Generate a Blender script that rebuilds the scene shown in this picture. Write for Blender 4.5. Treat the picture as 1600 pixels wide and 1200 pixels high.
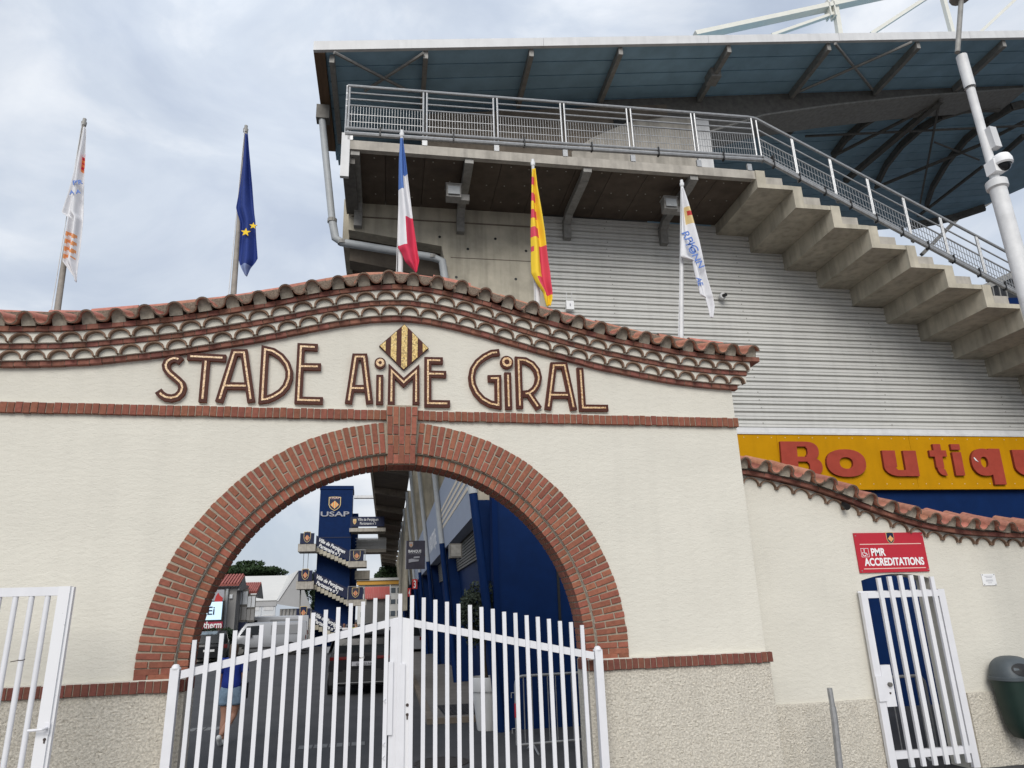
import bpy, bmesh, math, random
from mathutils import Vector, Matrix, Euler
import numpy as np
R=math.radians; PI=math.pi
random.seed(7); rng=np.random.default_rng(7)
for o in list(bpy.data.objects): bpy.data.objects.remove(o)
sc=bpy.context.scene; COL=sc.collection
# ---------------------------------------------------------------- camera, sky, sun, exposure
cam=bpy.data.cameras.new('camera'); cam.lens=24.9525; cam.sensor_width=36; cam.clip_end=3000; cam.clip_start=.05
co=bpy.data.objects.new('camera',cam); COL.objects.link(co)
_m=((0.98059044,-0.19362034,-0.03087972),(-0.03007369,-0.30416205,0.95214548),(-0.19374717,-0.93273609,-0.30408128))
co.matrix_world=Matrix(((_m[0][0],_m[1][0],_m[2][0],0),(_m[0][1],_m[1][1],_m[2][1],0),(_m[0][2],_m[1][2],_m[2][2],2.05),(0,0,0,1)))
sc.camera=co
SUN_EL,SUN_AZ=R(34),R(196)      # high, veiled sun behind the photographer (azimuth clockwise from +Y)
W=bpy.data.worlds.new('World'); sc.world=W; W.use_nodes=True
nt=W.node_tree; nt.nodes.clear(); N=nt.nodes.new; L=nt.links.new
out=N('ShaderNodeOutputWorld'); sky=N('ShaderNodeTexSky'); sky.sky_type='NISHITA'; sky.sun_disc=False
sky.sun_elevation=SUN_EL; sky.sun_rotation=SUN_AZ; sky.air_density=1.0; sky.dust_density=2.0
bg1=N('ShaderNodeBackground'); bg1.inputs['Strength'].default_value=.085; L(sky.outputs[0],bg1.inputs[0])
tc=N('ShaderNodeTexCoord'); mp=N('ShaderNodeMapping'); mp.inputs['Scale'].default_value=(1.5,1.5,2.6); mp.inputs['Location'].default_value=(.7,.35,.1)
L(tc.outputs['Generated'],mp.inputs[0])
n1=N('ShaderNodeTexNoise'); n1.inputs['Scale'].default_value=2.1; n1.inputs['Detail'].default_value=8; n1.inputs['Roughness'].default_value=.55; n1.inputs['Distortion'].default_value=.5
L(mp.outputs[0],n1.inputs[0])
cr=N('ShaderNodeValToRGB'); e=cr.color_ramp.elements
e[0].position=.34; e[0].color=(.48,.545,.66,1); e[1].position=.66; e[1].color=(.86,.885,.92,1)
m_=e.new(.5); m_.color=(.60,.66,.75,1)
L(n1.outputs[0],cr.inputs[0])
sep=N('ShaderNodeSeparateXYZ'); L(tc.outputs['Generated'],sep.inputs[0])
mr=N('ShaderNodeMapRange'); mr.inputs[1].default_value=0; mr.inputs[2].default_value=1; mr.inputs[3].default_value=1.0; mr.inputs[4].default_value=1.45   # overcast sky: brighter overhead
L(sep.outputs[2],mr.inputs[0])
bg2=N('ShaderNodeBackground'); L(cr.outputs[0],bg2.inputs[0])
mul=N('ShaderNodeMath'); mul.operation='MULTIPLY'; mul.inputs[1].default_value=.62; L(mr.outputs[0],mul.inputs[0]); L(mul.outputs[0],bg2.inputs['Strength'])
n2=N('ShaderNodeTexNoise'); n2.inputs['Scale'].default_value=1.3; n2.inputs['Detail'].default_value=5; L(mp.outputs[0],n2.inputs[0])
cr2=N('ShaderNodeValToRGB'); cr2.color_ramp.elements[0].position=.35; cr2.color_ramp.elements[0].color=(.7,.7,.7,1); cr2.color_ramp.elements[1].position=.6
L(n2.outputs[0],cr2.inputs[0])
mx=N('ShaderNodeMixShader'); L(cr2.outputs[0],mx.inputs[0]); L(bg1.outputs[0],mx.inputs[1]); L(bg2.outputs[0],mx.inputs[2]); L(mx.outputs[0],out.inputs[0])
sl=bpy.data.lights.new('sun','SUN'); sl.energy=1.5; sl.angle=R(34); sl.color=(1,.965,.91)
so=bpy.data.objects.new('sun',sl); COL.objects.link(so)
sd=Vector((math.sin(SUN_AZ)*math.cos(SUN_EL),math.cos(SUN_AZ)*math.cos(SUN_EL),math.sin(SUN_EL)))
so.rotation_euler=sd.to_track_quat('Z','Y').to_euler(); so.location=(0,-20,30)
vs=sc.view_settings; vs.view_transform='Standard'; vs.look='None'; vs.gamma=1; vs.use_curve_mapping=False; vs.exposure=.62
sc.cycles.max_bounces=6; sc.cycles.diffuse_bounces=4; sc.cycles.glossy_bounces=3
# ---------------------------------------------------------------- materials
MATS={}
def mat(name,col,rough=.7,metal=0,var=0,noise=0,nscale=8,bump=0,bscale=60,bdist=.01,stretch=(1,1,1),dark=None,spec=.4,emit=None,alpha=None,objvar=0,hue=0,streak=0,detail=6):
    m=bpy.data.materials.new(name); m.use_nodes=True; t=m.node_tree; b=t.nodes['Principled BSDF']; NN=t.nodes.new; LL=t.links.new
    b.inputs['Roughness'].default_value=rough; b.inputs['Metallic'].default_value=metal; b.inputs['Specular IOR Level'].default_value=spec
    c=NN('ShaderNodeRGB'); c.outputs[0].default_value=(*col,1); cs=c.outputs[0]
    tx=NN('ShaderNodeTexCoord'); geo=NN('ShaderNodeNewGeometry'); pos=geo.outputs['Position']
    mpn=NN('ShaderNodeMapping'); mpn.inputs['Scale'].default_value=stretch; LL(pos,mpn.inputs[0])
    if noise:
        n=NN('ShaderNodeTexNoise'); n.inputs['Scale'].default_value=nscale; n.inputs['Detail'].default_value=detail; n.inputs['Roughness'].default_value=.6; LL(mpn.outputs[0],n.inputs[0])
        r=NN('ShaderNodeValToRGB'); r.color_ramp.elements[0].position=.33; r.color_ramp.elements[1].position=.68
        d=dark or tuple(x*(1-noise) for x in col); r.color_ramp.elements[0].color=(*d,1); r.color_ramp.elements[1].color=(*col,1); LL(n.outputs[0],r.inputs[0]); cs=r.outputs[0]
    if streak:
        ms=NN('ShaderNodeMapping'); ms.inputs['Scale'].default_value=(1,1,.06); LL(pos,ms.inputs[0])
        n=NN('ShaderNodeTexNoise'); n.inputs['Scale'].default_value=7; n.inputs['Detail'].default_value=5; LL(ms.outputs[0],n.inputs[0])
        r=NN('ShaderNodeMapRange'); r.inputs[1].default_value=.45; r.inputs[2].default_value=.75; r.inputs[3].default_value=1; r.inputs[4].default_value=1-streak; LL(n.outputs[0],r.inputs[0])
        h=NN('ShaderNodeHueSaturation'); LL(r.outputs[0],h.inputs['Value']); LL(cs,h.inputs['Color']); cs=h.outputs[0]
    if objvar or hue:
        oi=NN('ShaderNodeObjectInfo'); h=NN('ShaderNodeHueSaturation')
        r=NN('ShaderNodeMapRange'); r.inputs[3].default_value=1-objvar; r.inputs[4].default_value=1+objvar; LL(oi.outputs['Random'],r.inputs[0]); LL(r.outputs[0],h.inputs['Value'])
        if hue:
            r2=NN('ShaderNodeMath'); r2.operation='MULTIPLY_ADD'; mm=NN('ShaderNodeMath'); mm.operation='FRACT'; m7=NN('ShaderNodeMath'); m7.operation='MULTIPLY'; m7.inputs[1].default_value=7.3
            LL(oi.outputs['Random'],m7.inputs[0]); LL(m7.outputs[0],mm.inputs[0]); LL(mm.outputs[0],r2.inputs[0]); r2.inputs[1].default_value=hue; r2.inputs[2].default_value=.5-hue/2; LL(r2.outputs[0],h.inputs['Hue'])
        LL(cs,h.inputs['Color']); cs=h.outputs[0]
    LL(cs,b.inputs['Base Color'])
    if bump:
        n=NN('ShaderNodeTexNoise'); n.inputs['Scale'].default_value=bscale; n.inputs['Detail'].default_value=5; n.inputs['Roughness'].default_value=.65; LL(mpn.outputs[0],n.inputs[0])
        bp=NN('ShaderNodeBump'); bp.inputs['Strength'].default_value=bump; bp.inputs['Distance'].default_value=bdist; LL(n.outputs[0],bp.inputs['Height']); LL(bp.outputs[0],b.inputs['Normal'])
    if emit: b.inputs['Emission Color'].default_value=(*emit[0],1); b.inputs['Emission Strength'].default_value=emit[1]
    MATS[name]=m; return m
def glass(name,col,rough=.05):
    m=mat(name,col,rough=rough,spec=.6); return m
plaster=mat('plaster',(.655,.628,.552),.9,noise=.07,nscale=.8,bump=.6,bscale=10,bdist=.014,stretch=(1,1,2.2),streak=.035)
# a second, finer trowel grain
def add_fine(m,scale,strength,dist):
    t=m.node_tree; b=t.nodes['Principled BSDF']; old=b.inputs['Normal'].links[0].from_socket
    n=t.nodes.new('ShaderNodeTexNoise'); n.inputs['Scale'].default_value=scale; n.inputs['Detail'].default_value=6
    g=t.nodes.new('ShaderNodeNewGeometry'); mp=t.nodes.new('ShaderNodeMapping'); mp.inputs['Scale'].default_value=(1,1,2.2); t.links.new(g.outputs['Position'],mp.inputs[0]); t.links.new(mp.outputs[0],n.inputs[0])
    bp=t.nodes.new('ShaderNodeBump'); bp.inputs['Strength'].default_value=strength; bp.inputs['Distance'].default_value=dist
    t.links.new(n.outputs[0],bp.inputs['Height']); t.links.new(old,bp.inputs['Normal']); t.links.new(bp.outputs[0],b.inputs['Normal'])
add_fine(plaster,38,.5,.006)
rough_m=mat('roughcast',(.80,.745,.64),.95,noise=.38,nscale=42,bump=1,bscale=75,bdist=.02,streak=.08)
brick_m=mat('brick',(.285,.100,.062),.85,noise=.28,nscale=26,bump=.5,bscale=120,bdist=.004,objvar=.18,hue=.012)
brickd=mat('cornice_brick',(.25,.10,.072),.85,noise=.35,nscale=20,bump=.5,bscale=120,bdist=.004,objvar=.2,hue=.018)
mortar=mat('mortar',(.37,.315,.245),.95,noise=.25,nscale=30,bump=.6,bscale=150,bdist=.004)
tile_m=mat('terracotta',(.50,.215,.145),.8,noise=.35,nscale=16,bump=.4,bscale=90,bdist=.004,objvar=.18,hue=.02)
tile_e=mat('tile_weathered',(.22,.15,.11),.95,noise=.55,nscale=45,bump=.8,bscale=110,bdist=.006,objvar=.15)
plugm=mat('plug_mortar',(.43,.385,.315),.95,noise=.4,nscale=18,bump=.6,bscale=70,bdist=.006,objvar=.15)
arct=mat('genoise_tile',(.23,.145,.10),.92,noise=.4,nscale=30,bump=.5,bscale=110,bdist=.004,objvar=.15)
grit=mat('grit_mortar',(.26,.20,.15),.97,noise=.6,nscale=60,bump=1,bscale=80,bdist=.02)
let_m=mat('letter_ceramic',(.078,.022,.014),.55,noise=.35,nscale=40,bump=.4,bscale=120,bdist=.004,spec=.2)
let_e=mat('letter_edge',(.20,.058,.032),.7,noise=.3,nscale=30)
def mosaic(name,ca,cb,cc,sc_):
    m=mat(name,ca,.3,spec=.6); t=m.node_tree; b=t.nodes['Principled BSDF']; g=t.nodes.new('ShaderNodeNewGeometry')
    v=t.nodes.new('ShaderNodeTexVoronoi'); v.inputs['Scale'].default_value=sc_; t.links.new(g.outputs['Position'],v.inputs[0])
    s=t.nodes.new('ShaderNodeSeparateColor'); t.links.new(v.outputs['Color'],s.inputs[0])
    r=t.nodes.new('ShaderNodeValToRGB'); r.color_ramp.elements[0].color=(*ca,1); r.color_ramp.elements[1].color=(*cb,1); x=r.color_ramp.elements.new(.25); x.color=(*cc,1); t.links.new(s.outputs[0],r.inputs[0])
    v2=t.nodes.new('ShaderNodeTexVoronoi'); v2.feature='DISTANCE_TO_EDGE'; v2.inputs['Scale'].default_value=sc_; t.links.new(g.outputs['Position'],v2.inputs[0])
    mr=t.nodes.new('ShaderNodeMapRange'); mr.inputs[1].default_value=.02; mr.inputs[2].default_value=.12; mr.inputs[3].default_value=.35; t.links.new(v2.outputs[0],mr.inputs[0])
    h=t.nodes.new('ShaderNodeHueSaturation'); t.links.new(mr.outputs[0],h.inputs['Value']); t.links.new(r.outputs[0],h.inputs['Color']); t.links.new(h.outputs[0],b.inputs['Base Color'])
    bp=t.nodes.new('ShaderNodeBump'); bp.inputs['Strength'].default_value=.6; bp.inputs['Distance'].default_value=.003; t.links.new(s.outputs[1],bp.inputs['Height']); t.links.new(bp.outputs[0],b.inputs['Normal'])
    return m
gold=mosaic('gold_mosaic',(.38,.17,.05),(.95,.70,.42),(.80,.50,.24),85)
gold2=mosaic('gold_mosaic_yellow',(.30,.19,.05),(.85,.62,.22),(.66,.43,.10),60)
white=mat('white_paint',(.72,.72,.745),.45,noise=.06,nscale=6,streak=.06)
white_chip=mat('white_paint_worn',(.72,.72,.735),.5,noise=.9,nscale=24,dark=(.10,.085,.07))
r_=[n for n in white_chip.node_tree.nodes if n.type=='VALTORGB'][0]; r_.color_ramp.elements[0].position=.27; r_.color_ramp.elements[1].position=.31
white_bar=mat('white_paint_marked',(.715,.715,.74),.5,noise=.9,nscale=9,dark=(.22,.19,.16)); r_=[n for n in white_bar.node_tree.nodes if n.type=='VALTORGB'][0]; r_.color_ramp.elements[0].position=.235; r_.color_ramp.elements[1].position=.285
rust=mat('dark_rust',(.06,.045,.04),.9)
galv=mat('galvanised',(.40,.405,.41),.42,metal=.55,noise=.25,nscale=14)
steelg=mat('grey_steel',(.31,.30,.28),.6,metal=.2,noise=.3,nscale=10)
steeld=mat('dark_steel',(.17,.16,.145),.65,metal=.2,noise=.35,nscale=8)
conc=mat('concrete',(.52,.475,.38),.92,noise=.28,nscale=2.2,bump=.3,bscale=60,bdist=.004,streak=.30)
concl=mat('concrete_pale',(.47,.435,.38),.92,noise=.25,nscale=4,bump=.35,bscale=60,bdist=.004,streak=.28)
concd=mat('concrete_brown',(.20,.165,.13),.92,noise=.35,nscale=2.6,bump=.3,bscale=50,bdist=.004,streak=.2)
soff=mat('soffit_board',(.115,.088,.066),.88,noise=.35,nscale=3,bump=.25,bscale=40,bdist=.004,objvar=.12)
clad=mat('cladding',(.60,.595,.565),.5,metal=0,noise=.06,nscale=1.2,streak=.08)
roofb=mat('roof_blue',(.31,.49,.62),.6,noise=.22,nscale=2,objvar=.05)
fascia=mat('fascia_white',(.66,.66,.66),.5,noise=.1,nscale=3,streak=.12)
cream=mat('cream_steel',(.74,.72,.64),.5,noise=.08,nscale=4)
wood=mat('eave_wood',(.20,.125,.075),.85,noise=.45,nscale=5,stretch=(1,.1,8),bump=.2)
navy=mat('navy_paint',(.003,.020,.088),.6,noise=.22,nscale=3,spec=.10)
navym=mat('navy_matt',(.005,.018,.075),.9,spec=.05)
navyd=mat('navy_banner',(.010,.016,.05),.55,spec=.3)
bandg=mat('grey_band',(.30,.34,.43),.6,noise=.08,nscale=2)
pipe_g=mat('pipe_grey',(.42,.44,.45),.5,noise=.15,nscale=6)
black=mat('black_plastic',(.012,.012,.013),.5)
carblk=mat('car_black',(.008,.008,.010),.32,spec=.3)
carblk.node_tree.nodes['Principled BSDF'].inputs['Coat Weight'].default_value=.12
cargry=mat('car_grey',(.27,.28,.30),.25,metal=.3); carsil=mat('car_silver',(.36,.37,.39),.3,metal=.3); carwht=mat('car_white',(.42,.43,.45),.3)
glassd=mat('dark_glass',(.010,.012,.014),.10,spec=.35)
glassl=mat('window_glass',(.10,.12,.14),.06,spec=.8)
redl=mat('red_lens',(.09,.006,.006),.2)
rub=mat('rubber',(.018,.018,.018),.8)
yel=mat('sign_yellow',(.52,.25,.001),.75,noise=.10,nscale=2.5,streak=.08,spec=.12)
redt=mat('letter_red',(.37,.06,.038),.7,noise=.18,nscale=5,spec=.15)
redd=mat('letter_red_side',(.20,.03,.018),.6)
redp=mat('sign_red',(.46,.018,.034),.4,noise=.05,nscale=5)
paperw=mat('print_white',(.80,.80,.80),.6)
pinkw=mat('print_pale',(.75,.50,.44),.6)
goldp=mat('print_gold',(.62,.47,.22),.5); orangep=mat('print_orange',(.75,.25,.06),.6); redpr=mat('print_red',(.45,.03,.03),.6)
bluep=mat('print_blue',(.10,.19,.50),.7)
greyp=mat('print_grey',(.33,.33,.36),.6)
mauve=mat('banner_grey',(.055,.05,.075),.6,noise=.5,nscale=2)
bin_m=mat('bin_green',(.010,.028,.022),.45,noise=.2,nscale=8)
bin_l=mat('bin_lid_grey',(.075,.09,.10),.5,noise=.15,nscale=8)
tent=mat('tent_white',(.60,.59,.56),.6,noise=.06,nscale=1.2); tentg=mat('tent_gable',(.42,.42,.42),.6,noise=.1,nscale=1)
shedw=mat('panel_white',(.60,.62,.64),.5)
gbld=mat('grey_render',(.27,.265,.26),.85,noise=.12,nscale=2)
redtl=mat('red_tiles',(.36,.11,.09),.8,noise=.3,nscale=2)
redsh=mat('red_sheet',(.55,.13,.11),.6)
led=mat('led_screen',(.4,.5,.6),.3,emit=((.50,.72,.88),.55))
asph=mat('asphalt',(.062,.062,.066),.9,noise=.30,nscale=1.0,bump=.5,bscale=160,bdist=.006)
pave=mat('paving',(.17,.155,.14),.9,noise=.25,nscale=2,bump=.4,bscale=90,bdist=.004)
plaza=mat('forecourt',(.30,.28,.26),.9,noise=.2,nscale=2)
line_m=mat('road_paint',(.22,.22,.22),.8,noise=.5,nscale=20)
iron=mat('cast_iron',(.035,.03,.028),.7,noise=.3,nscale=40)
leaf_d=mat('pine_leaf',(.030,.062,.018),.8,objvar=.1,noise=.6,nscale=3); leaf_m=mat('hedge_leaf',(.022,.045,.018),.8,noise=.6,nscale=5)
leaf_o=mat('olive_leaf',(.052,.07,.045),.7,noise=.5,nscale=12); bark=mat('bark',(.10,.075,.055),.95,noise=.4,nscale=10,bump=.6)
pot_w=mat('pot_white',(.70,.70,.69),.5,noise=.06,nscale=4)
skin=mat('skin',(.42,.22,.15),.6); skin2=mat('skin_dark',(.18,.085,.055),.6)
tshirt=mat('blue_cotton',(.012,.035,.26),.85,noise=.25,nscale=14,bump=.4,bscale=22,bdist=.02); denim=mat('pale_denim',(.25,.35,.46),.9,noise=.3,nscale=18,bump=.3,bscale=60)
hairm=mat('brown_hair',(.13,.085,.055),.7,noise=.5,nscale=25,stretch=(3,3,.4)); shoe=mat('white_shoe',(.72,.72,.70),.6)
ywl=mat('yellow_shirt',(.55,.55,.08),.8); wht_sh=mat('white_shirt',(.62,.60,.60),.8); blk_bag=mat('bag_black',(.012,.011,.012),.6)
f_white=mat('flag_white',(.72,.72,.74),.75,noise=.08,nscale=9); f_blue=mat('flag_blue',(.012,.035,.20),.75,noise=.15,nscale=9); f_sky=mat('flag_mid_blue',(.075,.16,.42),.75)
f_red=mat('flag_red',(.58,.030,.075),.75); f_yel=mat('flag_yellow',(.80,.55,.03),.75); f_cred=mat('flag_catalan_red',(.62,.06,.10),.75); f_pale=mat('flag_frayed',(.20,.26,.45),.8); f_or=mat('flag_orange',(.72,.30,.12),.75)
pole_w=mat('pole_white',(.72,.72,.72),.5,noise=.2,nscale=5); pole_d=mat('pole_weathered',(.36,.33,.29),.7,noise=.3,nscale=9)
facw=mat('white_facade',(.62,.62,.60),.8,noise=.08,nscale=1); ochre=mat('ochre_trim',(.55,.29,.05),.7)
# ---------------------------------------------------------------- mesh helpers
TH=0.029261492
SROT=Matrix.Rotation(-TH,4,'Z')          # the stand is turned 1.7 degrees against the gate wall
def s2w(p): return SROT@Vector(p)
class MB:
    def __init__(s,stand=False): s.v=[];s.f=[];s.m=[];s.stand=stand
    def add(s,vs,fs,mi=0):
        k=len(s.v); s.v+= [tuple(p) for p in vs]; s.f+=[tuple(i+k for i in f) for f in fs]; s.m+=[mi]*len(fs)
    def box(s,a,b,mi=0):
        x0,y0,z0=a;x1,y1,z1=b
        s.add([(x0,y0,z0),(x1,y0,z0),(x1,y1,z0),(x0,y1,z0),(x0,y0,z1),(x1,y0,z1),(x1,y1,z1),(x0,y1,z1)],[(0,3,2,1),(4,5,6,7),(0,1,5,4),(1,2,6,5),(2,3,7,6),(3,0,4,7)],mi)
    def hexa(s,p,mi=0): # 4 bottom, 4 top
        s.add(p,[(0,3,2,1),(4,5,6,7),(0,1,5,4),(1,2,6,5),(2,3,7,6),(3,0,4,7)],mi)
    def prism(s,poly,y0,y1,mi=0,side=None):   # poly in (x,z), clockwise or not; extruded in y
        n=len(poly); area=sum(poly[i][0]*poly[(i+1)%n][1]-poly[(i+1)%n][0]*poly[i][1] for i in range(n))
        if area<0: poly=poly[::-1]
        vs=[(x,y0,z) for x,z in poly]+[(x,y1,z) for x,z in poly]
        s.add(vs,[tuple(range(n)),tuple(range(2*n-1,n-1,-1))],mi)
        s.add(vs,[((i+1)%n,i,i+n,(i+1)%n+n) for i in range(n)],mi if side is None else side)
    def beam(s,a,b,w,h,mi=0,up=(0,0,1)):      # rectangular bar a->b
        a=Vector(a);b=Vector(b);d=(b-a).normalized();u=Vector(up);r=d.cross(u)
        if r.length<1e-4: r=d.cross(Vector((0,1,0)))
        r.normalize();u=r.cross(d);r*=w/2;u*=h/2
        s.hexa([a-r-u,a+r-u,b+r-u,b-r-u,a-r+u,a+r+u,b+r+u,b-r+u],mi)
    def tube(s,pts,rad,seg=8,mi=0,cap=True):
        pts=[Vector(p) for p in pts]; n=len(pts); rads=rad if isinstance(rad,(list,tuple)) else [rad]*n
        vs=[]; ref=None
        for i,p in enumerate(pts):
            d=(pts[min(i+1,n-1)]-pts[max(i-1,0)]).normalized()
            if ref is None: ref=d.cross(Vector((0,0,1)));
            if ref.length<.1: ref=Vector((1,0,0))
            r=(ref-d*ref.dot(d)).normalized(); ref=r; u=d.cross(r)
            for k in range(seg):
                a=2*PI*k/seg; vs.append(p+(r*math.cos(a)+u*math.sin(a))*rads[i])
        fs=[(i*seg+k,i*seg+(k+1)%seg,(i+1)*seg+(k+1)%seg,(i+1)*seg+k) for i in range(n-1) for k in range(seg)]
        if cap: fs+=[tuple(range(seg-1,-1,-1)),tuple((n-1)*seg+k for k in range(seg))]
        s.add(vs,fs,mi)
    def lathe(s,prof,seg=16,c=(0,0,0),mi=0):
        vs=[(c[0]+r*math.cos(2*PI*k/seg),c[1]+r*math.sin(2*PI*k/seg),c[2]+z) for r,z in prof for k in range(seg)]
        s.add(vs,[(i*seg+k,i*seg+(k+1)%seg,(i+1)*seg+(k+1)%seg,(i+1)*seg+k) for i in range(len(prof)-1) for k in range(seg)],mi)
    def strip(s,pts,w,y0,y1,mi=0,side=None,closed=False,taper=0):   # ribbon along (x,z) polyline, thickness y0 (front) .. y1
        n=len(pts); l=[];r=[]
        for i in range(n):
            p=Vector(pts[i]); 
            d0=(p-Vector(pts[i-1])).normalized() if (i>0 or closed) else None
            d1=(Vector(pts[(i+1)%n])-p).normalized() if (i<n-1 or closed) else None
            d0=d0 or d1; d1=d1 or d0; t=(d0+d1)
            t=t.normalized() if t.length>1e-3 else d0
            nn=Vector((-t.y,t.x)); k=1/max(.42,nn.dot(Vector((-d0.y,d0.x)))); l.append(p+nn*w/2*k); r.append(p-nn*w/2*k)
        m=n if closed else n-1; V=[]
        for a,y in ((l,y0),(r,y0),(l,y1),(r,y1)): V+=[(q.x,y,q.y) for q in a]
        for i in range(m):
            j=(i+1)%n
            s.add([V[i],V[n+i],V[n+j],V[j]],[(0,1,2,3)],mi)
            sd=mi if side is None else side
            s.add([V[i],V[j],V[2*n+j],V[2*n+i]],[(0,1,2,3)],sd); s.add([V[n+j],V[n+i],V[3*n+i],V[3*n+j]],[(0,1,2,3)],sd)
        if not closed:
            sd=mi if side is None else side
            s.add([V[0],V[2*n],V[3*n],V[n]],[(0,1,2,3)],sd); s.add([V[n-1],V[2*n-1],V[4*n-1],V[3*n-1]],[(0,1,2,3)],sd)
    def mesh(s,name,mats,org=None,fix=True):
        if not s.v: s.v=[(0,0,0)]
        V=[s2w(p) if s.stand else Vector(p) for p in s.v]
        if org is None:
            xs=list(zip(*V)); org=Vector(((min(xs[0])+max(xs[0]))/2,(min(xs[1])+max(xs[1]))/2,min(xs[2])))
        org=Vector(org)
        me=bpy.data.meshes.new(name); me.from_pydata([tuple(v-org) for v in V],[],s.f); 
        for m in mats: me.materials.append(m)
        if len(mats)>1: me.polygons.foreach_set('material_index',s.m)
        if fix:
            bm=bmesh.new(); bm.from_mesh(me); bmesh.ops.recalc_face_normals(bm,faces=bm.faces); bm.to_mesh(me); bm.free()
        return me,org
    def build(s,name,mats,parent=None,org=None,smooth=False,fix=True,**tags):
        if not isinstance(mats,(list,tuple)): mats=[mats]
        me,org=s.mesh(name,mats,org,fix)
        if smooth: smooth_me(me)
        return link(name,me,org,parent,**tags)
def smooth_me(me,ang=40):
    me.polygons.foreach_set('use_smooth',[True]*len(me.polygons))
    try: me.set_sharp_from_angle(angle=R(ang))
    except Exception: pass
WL={}
def wloc(o): return WL[o.name]
def link(name,me,org,parent=None,rot=None,**tags):
    o=bpy.data.objects.new(name,me); COL.objects.link(o); org=Vector(org); WL[o.name]=org
    o.location=org-(wloc(parent) if parent else Vector((0,0,0)))
    if parent: o.parent=parent
    if rot is not None: o.rotation_euler=rot
    for k,v in tags.items(): o[k]=v
    return o
def thing(name,label,cat,loc=(0,0,0),group=None,kind=None):
    o=bpy.data.objects.new(name,None); COL.objects.link(o); o.location=loc; o.empty_display_size=.2; WL[o.name]=Vector(loc)
    o['label']=label; o['category']=cat
    if group: o['group']=group
    if kind: o['kind']=kind
    return o
def lab(label,cat,group=None):
    d=dict(label=label,category=cat)
    if group: d['group']=group
    return d
def copy_tree(root,loc,**tags):
    d=Vector(loc)-wloc(root)
    def cp(o,par):
        c=o.copy(); COL.objects.link(c); WL[c.name]=wloc(o)+d
        if par: c.parent=par
        for ch in o.children: cp(ch,c)
        return c
    r=cp(root,None); r.location=loc
    for k,v in tags.items(): r[k]=v
    return r
def text_mesh(txt,size,offset=0,extrude=.002,sx=1,align='CENTER',shear=0,space=1,line=1):
    cu=bpy.data.curves.new('t','FONT'); cu.body=txt; cu.size=size; cu.offset=offset; cu.extrude=extrude; cu.align_x=align; cu.align_y='CENTER'; cu.shear=shear; cu.space_character=space; cu.space_line=line; cu.resolution_u=4
    ob=bpy.data.objects.new('t',cu); COL.objects.link(ob)
    dg=bpy.context.evaluated_depsgraph_get(); dg.update(); me=bpy.data.meshes.new_from_object(ob.evaluated_get(dg))
    bpy.data.objects.remove(ob); bpy.data.curves.remove(cu)
    if sx!=1:
        for v in me.vertices: v.co.x*=sx
    return me
def text(name,txt,o,ux,uz,size,m,parent,fit=None,side=None,**kw):   # o: centre; ux: reading direction; uz: up
    me=text_mesh(txt,size,**kw); ux=Vector(ux).normalized(); uz=Vector(uz).normalized(); nn=ux.cross(uz)
    if fit and len(me.vertices):
        xs=[v.co.x for v in me.vertices]; k=fit/(max(xs)-min(xs))
        for v in me.vertices: v.co.x*=k
    for v in me.vertices: c=v.co.copy(); v.co=ux*c.x+uz*c.y+nn*c.z
    me.materials.clear(); me.materials.append(m)
    if side:
        me.materials.append(side)
        for p in me.polygons:
            if abs(p.normal.dot(nn))<.5: p.material_index=1
    return link(name,me,o,parent)
# ---------------------------------------------------------------- ground
g=MB(); g.box((-260,-60,-.3),(260,420,0)); g.build('ground',asph,kind='structure')
g=MB(); g.box((-14,-14,0),(16,8.0,.006)); g.build('forecourt_pavement',plaza,kind='structure')
pm=MB(stand=True); pm.box((.95,15.3,0),(2.6,125,.10)); pm.build('pavement',pave,kind='structure')
gt=MB(stand=True); gt.box((.80,15.15,0),(.945,125,.104)); gt.box((.945,15.15,0),(2.6,15.29,.104)); gt.build('kerb',concd,kind='structure')
# ---------------------------------------------------------------- main gate wall
YW=8.2; AX,AZ=.36,1.605; RO,RG,RI=2.595,2.227,2.10; XL,XR=-4.55,4.655
_d=[0,.3,.6,1.0,1.35,1.7,2.1,2.5,2.8,3.1,3.5,3.9,4.3,4.8]; _z=[5.478,5.457,5.408,5.315,5.218,5.125,5.030,4.940,4.886,4.836,4.778,4.744,4.725,4.718]
def pchip(xs,ys):
    h=np.diff(xs);dl=np.diff(ys)/h;n=len(xs);d=np.zeros(n)
    for i in range(1,n-1):
        if dl[i-1]*dl[i]>0: w1=2*h[i]+h[i-1];w2=h[i]+2*h[i-1]; d[i]=(w1+w2)/(w1/dl[i-1]+w2/dl[i])
    d[-1]=dl[-1]
    def f(x):
        i=min(max(int(np.searchsorted(xs,x))-1,0),n-2);t=(x-xs[i])/h[i]
        return float((1+2*t)*(1-t)**2*ys[i]+t*(1-t)**2*h[i]*d[i]+t*t*(3-2*t)*ys[i+1]+t*t*(t-1)*h[i]*d[i+1])
    return f
_f=pchip(np.array(_d),np.array(_z))
def zc(x): return _f(abs(x-AX))
def slope(f,x): return (f(x+.01)-f(x-.01))/.02
gate_wall=thing('gate_wall','cream rendered stadium gate wall with a brick arch and curved tiled top','wall',(AX,YW+.2,0))
def archz(x): d=x-AX; return AZ+math.sqrt(max(0,RG*RG-d*d)) if abs(d)<RG else None
b=MB(); xs=sorted(set([XL+(XR-XL)*i/120 for i in range(121)]+[AX-RG,AX+RG]+[AX+RG*math.sin(PI/2*k/24) for k in range(-24,25)]))
JL,JR=AX-RI,AX+RI; ZB1_=1.494
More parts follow.
